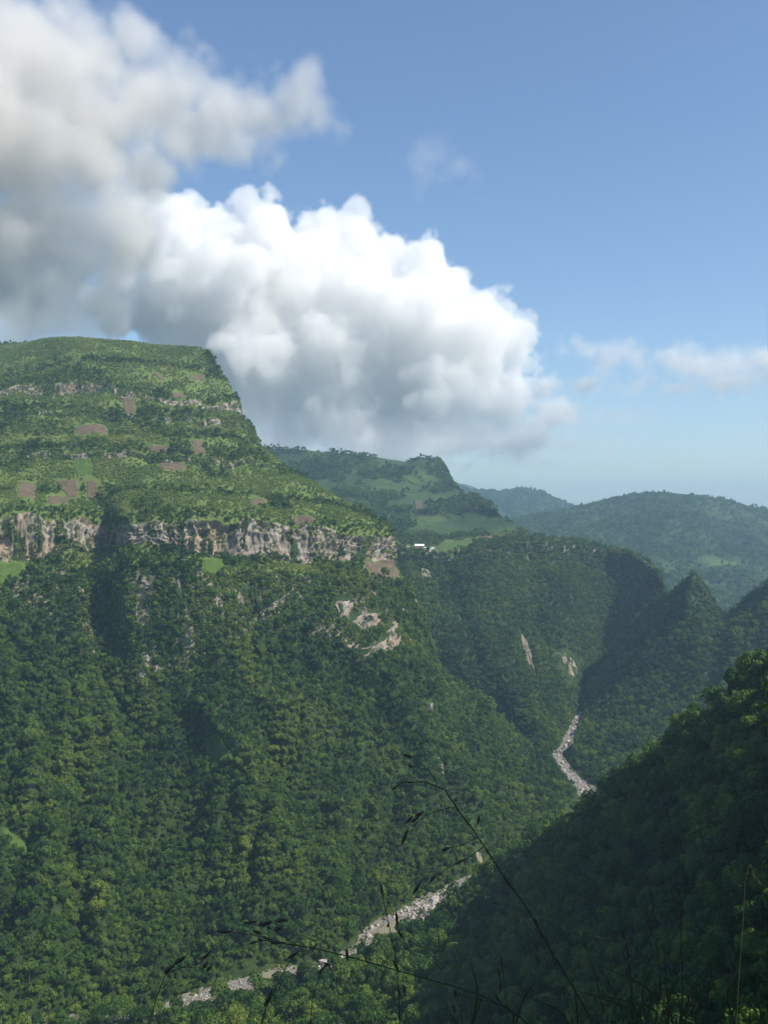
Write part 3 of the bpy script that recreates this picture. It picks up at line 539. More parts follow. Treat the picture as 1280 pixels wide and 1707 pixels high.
SCARS = [
 (LM, [(648, 1046), (666, 1036), (660, 1080), (640, 1086)], 'slanting bare ochre rock scar below the prow', 5),
 (LM, [(622, 1078), (646, 1066), (640, 1092), (604, 1102)], 'pale rock slab at the foot of the slanting scar', 5),
 (LM, [(558, 1006), (590, 1002), (578, 1030), (566, 1030)], 'pale overhanging rock on the buttress', 4),
 (LM, [(592, 1026), (630, 1024), (630, 1042), (590, 1044)], 'pale rock ledge beside the overhang', 4),
 (LM, [(725, 1264), (731, 1264), (748, 1314), (741, 1314)], 'pale landslide streak in the forest above the river', 1),
 (LM, [(714, 1172), (721, 1172), (722, 1184), (716, 1184)], 'small white rock in the forest near the ridge edge', 3),
 (LM, [(792, 1420), (801, 1420), (812, 1446), (803, 1446)], 'small pale scar just above the river', 1),
 (LM, [(230, 962), (262, 962), (262, 975), (232, 975)], 'row of white rocks on top of the shaded buttress', 3),
 (LM, [(286, 968), (302, 972), (308, 1002), (300, 1000)], 'pale rock rib on the front of the buttress', 3),
 (LM, [(268, 1012), (296, 1012), (296, 1030), (272, 1030)], 'reddish rock face on the buttress', 3),
 (LM, [(404, 980), (416, 980), (410, 1014), (400, 1014)], 'narrow pale rock on the middle buttress', 3),
 (LM, [(424, 980), (436, 980), (434, 1008), (424, 1008)], 'dull bare rock on the middle buttress', 3),
 (FW, [(866, 1058), (872, 1058), (892, 1118), (880, 1112)], 'pale landslide chute on the canyon wall', 1),
 (FW, [(925, 1090), (965, 1100), (968, 1150), (940, 1140)], 'dull reddish rock scar above the gorge', 3),
 (FW, [(700, 950), (714, 952), (718, 968), (704, 966)], 'grey rock outcrop under the meadow rim', 4),
 (FW, [(1035, 985), (1050, 985), (1050, 1012), (1036, 1012)], 'faint bare rock in the shaded alcove', 4),
]
for i, (s, co, lb, rg_) in enumerate(SCARS): lay('rock_scar', s, 'cliff_green' if (s is FW and co[0][0] > 900) or 7 <= i <= 11 else 'scar', co, lb, seed=50+i, lift=.7, rough=max(rg_*.6, 1.3), n=30, jag=0.8 if rg_ > 1 else .5, bulge=.3)

# ------------------------------------------------------------------ trees
def ring_trunk(r0, r1, h, lean=0.0, nseg=5, ns=7, seed=0):
    rg = random.Random(seed); V = []; Fc = []
    for i in range(nseg+1):
        t = i/nseg; r = r0*(1-t)+r1*t
        if i == 0: r *= 1.5
        ox = lean*t*t + rg.uniform(-.02, .02); oy = rg.uniform(-.03, .03)
        for k in range(ns): a = 2*math.pi*k/ns; V.append((ox+r*math.cos(a), oy+r*math.sin(a), h*t-0.25*(i == 0)))
    for i in range(nseg):
        for k in range(ns): a = i*ns+k; b_ = i*ns+(k+1) % ns; Fc.append((a, b_, b_+ns, a+ns))
    return V, Fc
def limb(p0, p1, r0, r1, ns=5):
    p0 = np.array(p0, float); p1 = np.array(p1, float); d = p1-p0; d /= np.linalg.norm(d); u = np.cross(d, (0.3, 0.9, 0.1)); u /= np.linalg.norm(u); w_ = np.cross(d, u)
    V = [tuple(p+r*(math.cos(2*math.pi*k/ns)*u+math.sin(2*math.pi*k/ns)*w_)) for p, r in ((p0, r0), (p1, r1)) for k in range(ns)]
    return V, [(k, (k+1) % ns, ns+(k+1) % ns, ns+k) for k in range(ns)]
def crown(seed, nclump, nleaf, leaf, flat=0.75, zc=1.2, spread=0.62, crad=(.30, .5), low=-.35):
    rg = np.random.default_rng(seed); V = []; Fc = []; cl = []
    for i in range(nclump):
        d = rg.normal(size=3); d[2] = max(d[2], low*np.linalg.norm(d)*rg.random()) ; d /= np.linalg.norm(d)
        rr = spread*rg.uniform(.75, 1.15); cl.append((np.array([d[0]*rr, d[1]*rr, d[2]*rr*flat+zc])*np.array([1, 1, 1]), rg.uniform(*crad)))
    cl.append((np.array([0, 0, zc]), 0.5))
    for c, r in cl:
        n = int(nleaf*(r/0.4)**2); d = rg.normal(size=(n, 3)); out = c-np.array([0, 0, zc-0.35]); L = np.linalg.norm(out); out = out/L if L > 1e-3 else np.array([0, 0, 1.0])
        d += out*0.75 + np.array([0, 0, .25]); d /= np.linalg.norm(d, axis=1, keepdims=True)
        P = c + d*r*rg.uniform(.82, 1.08, (n, 1))*np.array([1, 1, .85]); nn_ = d + rg.normal(size=(n, 3))*.42; nn_ /= np.linalg.norm(nn_, axis=1, keepdims=True)
        u = np.cross(nn_, rg.normal(size=(n, 3))); u /= np.linalg.norm(u, axis=1, keepdims=True); w_ = np.cross(nn_, u); sz = leaf*rg.uniform(.6, 1.3, (n, 1))
        o_ = sum(len(x) for x in V)
        q = np.stack([P-u*sz*1.2, P-w_*sz*.7+nn_*sz*.2, P+u*sz*1.2, P+w_*sz*.7+nn_*sz*.2], 1).reshape(-1, 3); V.append(q)
        Fc.append(np.arange(o_, o_+4*n).reshape(-1, 4))
    return np.concatenate(V), np.concatenate(Fc)
def join2(A, B): return list(map(tuple, A[0]))+list(map(tuple, B[0])), list(map(tuple, A[1]))+[tuple(i+len(A[0]) for i in f) for f in B[1]]
def full_trunk(seed):
    V = ring_trunk(.075, .035, 1.35, 0.06, seed=seed); rg = random.Random(seed)
    for k in range(5):
        a = k*2.4+rg.random(); h = rg.uniform(.55, 1.2); V = join2(V, limb((0, 0, h), (math.cos(a)*.5, math.sin(a)*.5, h+.35), .035, .012))
    return V
def stuff_tree(name, seed, mat, **kw):
    cv, cf = crown(seed, **kw); tv, tf = ring_trunk(.07, .04, 1.1, nseg=2, ns=5, seed=seed)
    me = mesh_np(name, np.concatenate([cv, np.array(tv)]), np.concatenate([cf, np.array(tf)+len(cv)]), M[mat], smooth=False); me.materials.append(M['bark'])
    mi = np.zeros(len(cf)+len(tf), np.int32); mi[len(cf):] = 1; me.polygons.foreach_set('material_index', mi)
    return bpy.data.objects.new(name, me)
KIND = bpy.data.collections.new('tree_kinds'); SKIND = bpy.data.collections.new('shrub_kinds')     # sources only, not linked to the scene
for i in range(10):
    KIND.objects.link(stuff_tree('tree_kind_%d' % i, 100+i, 'leaf', nclump=[9, 13, 16, 11, 14, 10, 18, 7, 22, 12][i], nleaf=60, leaf=.098, flat=[.7, .85, .6, 1.25, .75, .95, .65, .35, .8, 1.5][i], zc=[1.1, 1.25, 1.15, 1.5, 1.2, 1.3, 1.1, 1.6, 1.2, 1.7][i], spread=[.6, .66, .7, .5, .62, .58, .7, .8, .85, .45][i], crad=[(.3, .5), (.25, .45), (.2, .45), (.25, .4), (.3, .5), (.3, .55), (.2, .4), (.2, .35), (.15, .4), (.2, .35)][i]))
for i in range(4):
    SKIND.objects.link(stuff_tree('shrub_kind_%d' % i, 200+i, 'leaf_light', nclump=8, nleaf=26, leaf=.16, flat=.6, zc=.55, spread=.6))
HD = [mesh_np('crown', *crown(300+i, nclump=[16, 22, 26, 18, 24, 20][i], nleaf=110, leaf=.065, flat=[.7, .9, .65, 1.0, .8, .75][i], zc=1.25, spread=[.62, .66, .7, .58, .64, .66][i], crad=(.24, .42)), M['leaf'], smooth=False) for i in range(6)]
HT = []
for i in range(6):
    v, f = full_trunk(400+i); HT.append(mesh_np('trunk', v, f, M['bark']))

def scatter(s, dens, rad, seed, space=1.15, gap=1.2):
    """trees standing on a landform: dens gives trees per square metre, rad their crown radius"""
    rg = np.random.default_rng(seed); G = s.G; a = G[1:, :-1]-G[:-1, :-1]; b_ = G[:-1, 1:]-G[:-1, :-1]
    A = np.linalg.norm(np.cross(a, b_), axis=2); Vc = (s.V[1:]+s.V[:-1])[:, None]/2+0*A; Tc = (s.T[1:]+s.T[:-1])[None, :]/2+0*A
    Pc = (G[1:, 1:]+G[:-1, :-1])/2; N = s.N[:-1, :-1]
    n = rg.poisson(np.clip(dens(Vc, Tc, Pc, N), 0, 1)*1.8*A*(~s.mask)); i, j = np.nonzero(n); c = n[i, j]; i = np.repeat(i, c); j = np.repeat(j, c)
    fi = rg.random(len(i)); fj = rg.random(len(i)); P = sample(s, i+fi, j+fj); r = rad(rg, Vc[i, j], Tc[i, j], P, N[i, j])
    order = rg.permutation(len(P)); cell = 6.0*gap; grid = {}; keep = []; K = np.floor(P/cell).astype(int).tolist(); PL = P.tolist(); rl = r.tolist()
    near = [(a, b_, c) for a in (-1, 0, 1) for b_ in (-1, 0, 1) for c in (-1, 0, 1)]
    for q in order.tolist():                                       # keep crowns from growing into each other
        x, y, z = PL[q]; k = K[q]; ok = True
        for a, b_, c in near:
            for t in grid.get((k[0]+a, k[1]+b_, k[2]+c), ()):
                e = PL[t]; lim = space*(rl[q]+rl[t])*.5
                if (e[0]-x)**2+(e[1]-y)**2+(e[2]-z)**2 < lim*lim: ok = False; break
            if not ok: break
        if ok: grid.setdefault(tuple(k), []).append(q); keep.append(q)
    return P[keep], r[keep]
U = lambda T, V, k, m: fbm(np.stack([T*k, V*m, 0*T+1.5], -1), 3)
def near_line(V, lines, below, above): return sum(sstep(l-below-.05, l-below, V)*(1-sstep(l+above, l+above+.05, V)) for l in lines)
def pz(P, k, o=0.0): return fbm(P*k+o, 3)
def fill_mask(s):                                                # close pinholes in the cleared patches
    m = s.mask.copy()
    for _ in range(2):
        g = m.copy(); g[1:] |= m[:-1]; g[:-1] |= m[1:]; g[:, 1:] |= m[:, :-1]; g[:, :-1] |= m[:, 1:]; m = g
    for _ in range(1):
        e = m.copy(); e[1:] &= m[:-1]; e[:-1] &= m[1:]; e[:, 1:] &= m[:, :-1]; e[:, :-1] &= m[:, 1:]; m = e
    s.mask = m
for hx, hy in ((698, 914), (708, 916), (681, 914), (719, 917), (705, 915)):          # yards of the farm buildings
    i, j = map(int, locate(FW, hx, hy)); FW.mask[max(i-4, 0):i+4, max(j-6, 0):j+7] = True
for s in (LM, FW, MR, FH1): fill_mask(s)

def lm_trees(V, T, P, N):
    d = 0.075*sstep(0.95, 1.0, V)*(1-sstep(2.95, 3.05, V))
    d = d + 0.055*sstep(2.95, 3.05, V)*(1-sstep(3.95, 4.02, V))*(0.6+0.4*sstep(-.25, .05, U(T, V, 30, 1.2)))
    d = d + 0.035*sstep(3.95, 4.02, V)*(1-sstep(4.95, 5.1, V))*np.maximum(sstep(-.15, .15, pz(P, .02)), sstep(4.7, 4.85, V)*sstep(-.1, .1, U(T, V, 22, .1)))
    bias = .38*sstep(.76, .84, T) + .3*np.exp(-((T-.09)/.012)**2) + .25*np.exp(-((T-.27)/.04)**2) + .4*np.exp(-((T-.455)/.012)**2) + .4*np.exp(-((T-.61)/.014)**2) - .33
    d = d + 0.06*sstep(5.0, 5.02, V)*(1-sstep(5.98, 6.0, V))*sstep(.05, .2, U(T, V, 34, .6)+bias) + .07*sstep(5.72, 5.85, V)*(V < 6)*sstep(-.05, .2, U(T, V, 40, .1)+bias)
    up = sstep(5.98, 6.0, V)
    line = near_line(V, (9.0, 11.0), .0, .30) + near_line(V, (7.0,), .0, .06) + near_line(V, (9.55,), .0, .06) + near_line(V, (14.0,), .0, .08); line = line*sstep(-.35, -.2, U(T, V, 14, .3)) + near_line(V, (13.0,), .0, .25)*sstep(-.35, -.1, U(T, V, 14, .3)); clear = 1-near_line(V, (8.0, 10.0, 12.0), .22, .95)*sstep(-.12, .05, U(T, V, 18, .05))
    big = sstep(.24, .34, pz(P, .014, 4))*(V < 13.2)
    top = sstep(.22, .34, pz(P, .008, 9))*(V >= 13.2)*.6 + sstep(12.9, 13.05, V)*(1-sstep(13.5, 13.9, V))*(T < .36)
    edge = (1-sstep(6.16, 6.30, V))
    return d + up*.04*np.clip((line+big+top+edge)*clear, 0, 1)
def lm_rad(rg, V, T, P, N):
    r = np.clip(2.9*np.exp(rg.normal(size=len(V))*.40), 1.4, 7.0)
    r = r*np.where(V > 6, .72, 1); r = r*np.where((V > 5) & (V < 6), .5, 1); r = r*np.where((V > 3) & (V < 5), .8, 1); return r
def lm_shrubs(V, T, P, N):
    up = sstep(6.2, 6.4, V)*(0.02 + 0.09*sstep(-.15, .2, pz(P, .03, 2)))
    return up + 0.08*sstep(3.95, 4.05, V)*(1-sstep(4.9, 5.0, V)) + 0.10*sstep(5.02, 5.05, V)*(1-sstep(5.97, 6, V))*sstep(.0, .25, U(T, V, 60, 3)) + .06*sstep(3, 3.1, V)*(1-sstep(3.9, 4, V))
uni = lambda a, b: (lambda rg, V, T, P, N: rg.uniform(a, b, len(V)))
SETS = {}
SETS['LM'] = scatter(LM, lm_trees, lm_rad, 1)
SETS['LMs'] = scatter(LM, lm_shrubs, uni(.8, 2.2), 2, 1.0, .7)
qs = rng.uniform(1, 24, 900); qc = np.where(rng.random(900) < .5, 1, -1)*rng.uniform(.8, 1.35, 900); Pq, nq, wq = river(qs)
qp = Pq+nq*(qc*wq)[:, None]; SETS['LMs'] = (np.concatenate([SETS['LMs'][0], qp]), np.concatenate([SETS['LMs'][1], rng.uniform(.6, 1.7, 900)]))
SETS['FW'] = scatter(FW, lambda V, T, P, N: np.where(V < 3, .045, .03*sstep(-.02, .15, pz(P, .014))*(V < 5.2)), uni(2.4, 4.8), 3)
SETS['FWs'] = scatter(FW, lambda V, T, P, N: .03*(V > 3)*(V < 5.2)*sstep(-.3, .2, pz(P, .03)), uni(1.2, 2.4), 4)
SETS['MR'] = scatter(MR, lambda V, T, P, N: (T < 1.1)*(.016*sstep(-.08, .12, pz(P, .009, 2)) + .02*near_line(V, (1.5,), .15, .5) + .02*sstep(4.95, 5.0, V)*sstep(.66, .68, T))*(V < 4.92+.4*(T > .66)), uni(3.5, 6.0), 5)
SETS['SP'] = scatter(SP, lambda V, T, P, N: .036*(V > .03)*(V < 4.3)*(T > -.3), lambda rg, V, T, P, N: rg.uniform(2.9, 5.8, len(V))*np.where(V > 2.6, .55, 1), 6)
SETS['NS'] = scatter(NS, lambda V, T, P, N: .034*(V > .97)*(V < 5.6)*(P[..., 1] > 215), lambda rg, V, T, P, N: np.clip(4.8*np.exp(rg.normal(size=len(V))*.34), 2.2, 8.5), 7, 1.22)
SETS['FH1'] = scatter(FH1, lambda V, T, P, N: .0052*(V < 2.1)*(P[..., 0] > -100)*(.25+.75*sstep(-.2, .1, pz(P, .006))), uni(5.0, 8.5), 8, 1.15, 2.4)
SETS['FH2'] = scatter(FH2, lambda V, T, P, N: .002*(V < 2.05)*(V > .6), uni(7, 12), 9, 1.15, 3.5)
# trees of the viewpoint hillside, out of the frame on the right and below it, plus added shade trees
vx, vy = rng.uniform(-60, 320, 6000), rng.uniform(-150, 330, 6000)
keep = ((vx > 0.45*np.maximum(vy, 0)+16) & (np.hypot(vx, vy) > 22)) | ((vy > 215) & (vx > -60))
vx = vx[keep]; vy = vy[keep]; vz = vh_height(vx, vy); vr = rng.uniform(2.6, 4.8, len(vx))
shade_x = np.array([7.0, 10, 5.5, 13, 11.5, 15, 8.5, 17]); shade_y = np.array([-2.0, -5, -6, -1, 2.0, -6, -10, 3]); vx = np.append(vx, shade_x); vy = np.append(vy, shade_y); vz = vh_height(vx, vy); vr = np.append(vr, [5.0, 5.2, 4.6, 5.4, 4.2, 5.6, 5.4, 5.5])  # extra unseen trees, added towards the sun to keep the grass in shade
SETS['VH'] = (np.stack([vx, vy, vz], 1), vr)

for key in ('LM', 'NS'):
    P, r = SETS[key]; keep = np.ones(len(P), bool)
    for a_, b_, extra in ((5.0, 8.2, 7), (8.2, 10.3, 3), (10.3, 14.0, 5), (16.6, 22.0, 3)):
        Sx = np.linspace(a_, b_, 60); Pr, n_r, w_r = river(Sx); d = np.sqrt((P[:, None, 0]-Pr[None, :, 0])**2+(P[:, None, 1]-Pr[None, :, 1])**2)-w_r[None, :]; keep &= d.min(1) > r*.5+(extra if key == 'NS' else 0)
    SETS[key] = (P[keep], r[keep])
# visible, largest trees become single trees
bv = [BVHTree.FromPolygons([tuple(v) for v in s.G[::2, ::2].reshape(-1, 3)], [(int(a), int(a)+1, int(a)+1+s.G[::2, ::2].shape[1], int(a)+s.G[::2, ::2].shape[1]) for a in (np.arange(s.G[::2, ::2].shape[0]-1)[:, None]*s.G[::2, ::2].shape[1]+np.arange(s.G[::2, ::2].shape[1]-1)[None, :]).ravel()]) for s in (NS, LM)]
cand = []
for key in ('NS', 'VH', 'LM'):
    P, r = SETS[key]; px, py = project(P+np.array([0, 0, 1])*r[:, None]*1.3); ok = (px > -5) & (px < 1285) & (py < 1712) & (P[:, 1] > 60)
    for i in np.nonzero(ok)[0]: cand.append((r[i]/P[i, 1], key, int(i)))
cand.sort(reverse=True); single = {k: [] for k in SETS}; count = 0
for a, key, i in cand:
    if count >= 300: break
    P, r = SETS[key]; tgt = Vector(P[i])+Vector((0, 0, 1.5*r[i])); d = tgt.length
    if any((h := b_.ray_cast(Vector((0, 0, 0)), tgt.normalized(), d-4))[0] is not None for b_ in bv): continue
    single[key].append(i); count += 1
lab = {'NS': ('dark green broadleaf tree in the shaded forest on the near slope', 'trees of the shaded near slope'), 'VH': ('dark green broadleaf tree at the bottom of the near slope', 'trees below the viewpoint'), 'LM': ('sunlit broadleaf tree low on the forest slope across the river', 'trees near the river foot of the mountain')}
def tree_label(p, key):
    px, py = project(p)
    if key == 'LM': w_ = 'sunlit tree at the river foot of the great mountain'; g_ = 'trees at the mountain foot'
    elif py < 1110+(1285-px)*.68+45: w_ = 'dark tree along the crest of the shaded near slope'; g_ = 'trees on the near crest'
    elif px > 1090 and py > 1480: w_ = 'dark tree in the bottom right corner of the near slope'; g_ = 'trees of the bottom right corner'
    elif py < 1480: w_ = 'dark tree high on the shaded flank below the near crest'; g_ = 'trees of the upper shaded flank'
    elif px < 700: w_ = 'tree on the lowest part of the near slope beside the river'; g_ = 'trees by the near river bank'
    elif py < 1600: w_ = 'dark tree in the middle of the shaded near slope'; g_ = 'trees in the middle of the near slope'
    else: w_ = 'dark tree at the bottom edge of the near slope'; g_ = 'trees at the bottom edge'
    return w_, 'tree', g_
protos = []
for k in range(6):
    protos.append((HD[k], HT[k]))
for key, L in single.items():
    P, r = SETS[key]
    for i in L:
        k = random.randrange(6); t = empty('tree', P[i]); t.rotation_euler = (0, 0, random.uniform(0, 6.28)); q = float(r[i])*1.08
        t.scale = (q, q, q*random.uniform(.9, 1.2)); tag(t, *tree_label(P[i], key))
        obj('trunk', HT[k], t); obj('crown', HD[k], t)
    if L:
        m_ = np.ones(len(P), bool); m_[L] = False; SETS[key] = (P[m_], r[m_])

def wood(name, label, P, r, coll, seed):
    rg = np.random.default_rng(seed); n = len(P); me = bpy.data.meshes.new(name); me.vertices.add(n); me.vertices.foreach_set('co', np.asarray(P, np.float32).ravel())
    at = me.attributes.new('scl', 'FLOAT_VECTOR', 'POINT'); sc = np.stack([r, r, r*rg.uniform(.8, 1.5, n)], 1); at.data.foreach_set('vector', sc.astype(np.float32).ravel())
    at = me.attributes.new('rot', 'FLOAT_VECTOR', 'POINT'); at.data.foreach_set('vector', np.stack([rg.normal(size=n)*.08, rg.normal(size=n)*.08, rg.uniform(0, 6.28, n)], 1).astype(np.float32).ravel())
    at = me.attributes.new('pick', 'INT', 'POINT'); at.data.foreach_set('value', rg.integers(0, len(coll.objects), n).astype(np.int32))
    g = bpy.data.node_groups.new(name+'_growth', 'GeometryNodeTree'); N = g.nodes; Lk = g.links
    g.interface.new_socket('Geometry', in_out='INPUT', socket_type='NodeSocketGeometry'); g.interface.new_socket('Geometry', in_out='OUTPUT', socket_type='NodeSocketGeometry')
    gi = N.new('NodeGroupInput'); gout = N.new('NodeGroupOutput'); ci = N.new('GeometryNodeCollectionInfo'); ci.inputs['Collection'].default_value = coll
    ci.inputs['Separate Children'].default_value = True; ci.inputs['Reset Children'].default_value = True
    ip = N.new('GeometryNodeInstanceOnPoints'); ip.inputs['Pick Instance'].default_value = True
    def named(nm, ty):
        a = N.new('GeometryNodeInputNamedAttribute'); a.data_type = ty; a.inputs['Name'].default_value = nm; return a.outputs['Attribute']
    Lk.new(gi.outputs[0], ip.inputs['Points']); Lk.new(ci.outputs[0], ip.inputs['Instance']); Lk.new(named('pick', 'INT'), ip.inputs['Instance Index'])
    Lk.new(named('rot', 'FLOAT_VECTOR'), ip.inputs['Rotation']); Lk.new(named('scl', 'FLOAT_VECTOR'), ip.inputs['Scale']); Lk.new(ip.outputs[0], gout.inputs[0])
    o = obj(name, me); md = o.modifiers.new('growth', 'NODES'); md.node_group = g; return tag(o, label, kind='stuff')
for key, nm, lb, co in (('LM', 'forest', 'dense sunlit forest covering the great mountain', KIND), ('LMs', 'shrubs', 'light green scrub on the mountain terraces', SKIND), ('FW', 'forest', 'hazy forest on the canyon wall', KIND),
                        ('FWs', 'shrubs', 'scrub scattered over the plateau', SKIND), ('MR', 'forest', 'blue green woods on the knobbed ridge', KIND), ('SP', 'forest', 'forest clothing the pointed peak', KIND),
                        ('NS', 'forest', 'dark forest of the shaded near slope', KIND), ('FH1', 'forest', 'far woods on the broad blue hill', KIND), ('FH2', 'forest', 'far woods on the paler hill', KIND), ('VH', 'forest', 'trees on the hillside of the viewpoint, a few added for shade', KIND)):
    P, r = SETS[key]; wood(nm, lb, P, r, co, hash(key) % 1000 if False else sum(map(ord, key)))

# ------------------------------------------------------------------ boulders and stones of the river
def rock_mesh(name, seed, sub, mat, sq=(1, .8, .65)):
    b_ = bmesh.new(); bmesh.ops.create_icosphere(b_, subdivisions=sub, radius=1.0); rg = np.random.default_rng(seed)
    cuts = [(lambda d: d/np.linalg.norm(d))(rg.normal(size=3)) for _ in range(9)]; lim = rg.uniform(.55, .9, 9)
    for v in b_.verts:
        p = np.array(v.co)
        for c, h in zip(cuts, lim):
            k = p @ c
            if k > h: p = p-c*(k-h)*.9
        p = p*(1+.18*float(fbm(p[None]*1.7+seed, 3)[0])); v.co = p*np.array(sq)
    me = bpy.data.meshes.new(name); b_.to_mesh(me); b_.free(); me.materials.append(M[mat]); return me
BM = [rock_mesh('boulder', 20+i, 2, 'boulder', [(1, .8, .7), (1, .9, .6), (.9, .8, .9), (1.1, .7, .6), (1, 1, .7)][i]) for i in range(5)]
rb = random.Random(5)
def on_bed(s_, c_):
    P, n_, w_ = river(s_); p = (P+n_*c_*w_[:, None])[0]; return p
spots = [(rb.gauss(12.4, .75), rb.uniform(-.9, .85), rb.choice([1.0, 1.2, 1.5, 1.9, 2.4])) for _ in range(150)] + [(rb.uniform(16.2, 19.0), rb.uniform(-.9, .9), rb.choice([1.3, 1.6, 2.2, 3.0])) for _ in range(55)] \
      + [(rb.uniform(19.0, 23.0), rb.uniform(-.85, .85), rb.choice([1.5, 2, 2.6, 3.4])) for _ in range(50)] + [(rb.uniform(2.0, 6.2), rb.uniform(-.8, .8), rb.choice([.9, 1.2, 1.6])) for _ in range(22)] + [(rb.uniform(8.2, 10.4), rb.uniform(-.8, .8), rb.choice([.9, 1.3, 1.8])) for _ in range(20)]
spots += [(12.9, .35, 4.4), (12.8, .05, 3.6), (8.7, .75, 4.6), (10.5, .7, 4.0), (11.0, -.8, 3.8), (10.9, .85, 3.4)]
for s_, c_, r_ in spots:
    if 6.2 < s_ < 8.1 or (10.3 < s_ < 11.7 and -.7 < c_ < .5): continue
    p = on_bed(s_, c_); o = obj('boulder', rb.choice(BM)); o.location = (p[0], p[1], p[2]+.25*r_); o.scale = (r_*rb.uniform(.8, 1.2), r_*rb.uniform(.8, 1.2), r_*rb.uniform(.8, 1.2)); o.rotation_euler = (rb.uniform(-.3, .3), rb.uniform(-.3, .3), rb.uniform(0, 6.28))
    if r_ > 3.3 and s_ < 13.5: tag(o, {4.4: 'largest pale block standing in the boulder bar', 3.6: 'big pale block just left of the largest one in the boulder bar', 4.6: 'large rounded grey boulder alone on the lower river bank', 4.0: 'large boulder on the bank just below the green pool', 3.8: 'large boulder at the right edge of the green pool', 3.4: 'large boulder on the left bank of the green pool'}[r_], 'boulder')
    elif s_ < 6.5: tag(o, 'pale boulder in the narrow lowest reach of the river', 'boulder', 'boulders of the lowest reach')
    elif s_ < 10.5: tag(o, 'pale boulder between the muddy pool and the green pool', 'boulder', 'boulders between the pools')
    elif s_ < 15: tag(o, 'pale boulder in the jumbled bar above the green pool', 'boulder', 'boulders of the nearer bar')
    elif s_ < 19: tag(o, 'pale boulder on the far river bend behind the dark spur', 'boulder', 'boulders of the far bend')
    else: tag(o, 'pale boulder in the river below the mouth of the gorge', 'boulder', 'boulders below the gorge')
ico = rock_mesh('stone_shape', 60, 1, 'boulder'); iv = np.empty(len(ico.vertices)*3, np.float32); ico.vertices.foreach_get('co', iv); iv = iv.reshape(-1, 3); itri = np.array([p.vertices[:] for p in ico.polygons]); SV = []; SF = []
for k_ in range(3000):
    s_ = rb.uniform(1.5, 24); c_ = rb.uniform(-1.05, 1.05)
    if (6.2 < s_ < 8.1 and abs(c_) < .85) or (10.3 < s_ < 12 and -.8 < c_ < .6): continue
    p = on_bed(s_, c_); r_ = rb.uniform(.35, 1.0)*(1.7 if s_ > 16 else 1.15); a = rb.uniform(0, 6.28); ca, sa = math.cos(a), math.sin(a); q = iv*r_; q = np.stack([q[:, 0]*ca-q[:, 1]*sa, q[:, 0]*sa+q[:, 1]*ca, q[:, 2]], 1)+p+np.array([0, 0, .35])
    SF.append(itri+len(SV)*len(iv)); SV.append(q)
tag(obj('river_stones', mesh_np('river_stones', np.concatenate(SV), np.concatenate(SF), M['boulder'], smooth=False)), 'pale cobbles strewn along the riverbed', kind='stuff')

# ------------------------------------------------------------------ farm buildings on the plateau
def flat_mat(name, col, rough=.6):
    return noise_mat(name, [(0.3, tuple(c*.85 for c in col)), (0.7, col)], 0.8, rough=rough)
M['white_roof'] = flat_mat('white_roof', (.82, .83, .84), .4); M['red_wall'] = flat_mat('red_wall', (.42, .17, .12)); M['pale_wall'] = flat_mat('pale_wall', (.7, .68, .62)); M['dark_glass'] = flat_mat('dark_glass', (.03, .035, .04), .2); M['tile_roof'] = flat_mat('tile_roof', (.5, .25, .13))
def bxm(name, mat, x0, x1, y0, y1, z0, z1, parent):
    v = [(x, y, z) for z in (z0, z1) for y in (y0, y1) for x in (x0, x1)]; return obj(name, mesh_np(name, v, [(0, 2, 3, 1), (4, 5, 7, 6), (0, 1, 5, 4), (2, 6, 7, 3), (0, 4, 6, 2), (1, 3, 7, 5)], M[mat], False), parent)
def gable(name, mat, L, Wd, z0, h, parent, ov=.8, th=.25):
    a, w_ = L/2+ov, Wd/2+ov; v = [(x, y, z+t) for t in (0, th) for x in (-a, a) for y, z in ((-w_, z0), (0, z0+h), (w_, z0))]
    f = [(0, 1, 4, 3), (1, 2, 5, 4), (6, 9, 10, 7), (7, 10, 11, 8)]; g_ = [(0, 3, 9, 6), (2, 8, 11, 5), (0, 6, 7, 1), (1, 7, 8, 2), (3, 4, 10, 9), (4, 5, 11, 10)]
    return obj(name, mesh_np(name, v, f+g_, M[mat], False), parent)
def house(name, label, cat, px, py, L, Wd, H, rh, wall, roof, rot, nwin=3):
    i, j = locate(FW, px, py); p = FW.G[int(i), int(j)]; e = empty(name, (p[0], p[1], p[2]+.6)); e.rotation_euler = (0, 0, rot); tag(e, label, cat)
    bxm('wall', wall, -L/2, L/2, -Wd/2, Wd/2, -2.5, H, e); gable('roof', roof, L, Wd, H-.05, rh, e)
    for k_ in range(nwin):
        x = -L/2+L*(k_+.5)/(nwin+.0); bxm('window', 'dark_glass', x-.6, x+.6, -Wd/2-.06, -Wd/2+.05, 1.2, 2.4, e)
    bxm('door', 'dark_glass', L*.12, L*.12+1.0, -Wd/2-.08, -Wd/2+.05, -.2, 2.1, e); return e
house('farmhouse', 'long white roofed red walled farmhouse on the plateau rim', 'house', 698, 914, 17, 11, 3.6, 3.4, 'red_wall', 'white_roof', .12)
house('shed', 'small white shed right beside the long farmhouse', 'shed', 708, 916, 4, 4, 2.6, 1.0, 'pale_wall', 'white_roof', .3, 1)
house('hut', 'tiny orange roofed hut left of the farmhouse', 'hut', 681, 914, 5, 4, 2.4, 1.2, 'pale_wall', 'tile_roof', -.2, 1)
house('shed', 'low white roofed barn beside the light green meadow', 'shed', 719, 917, 9, 5, 2.2, 1.2, 'pale_wall', 'white_roof', .45, 1)

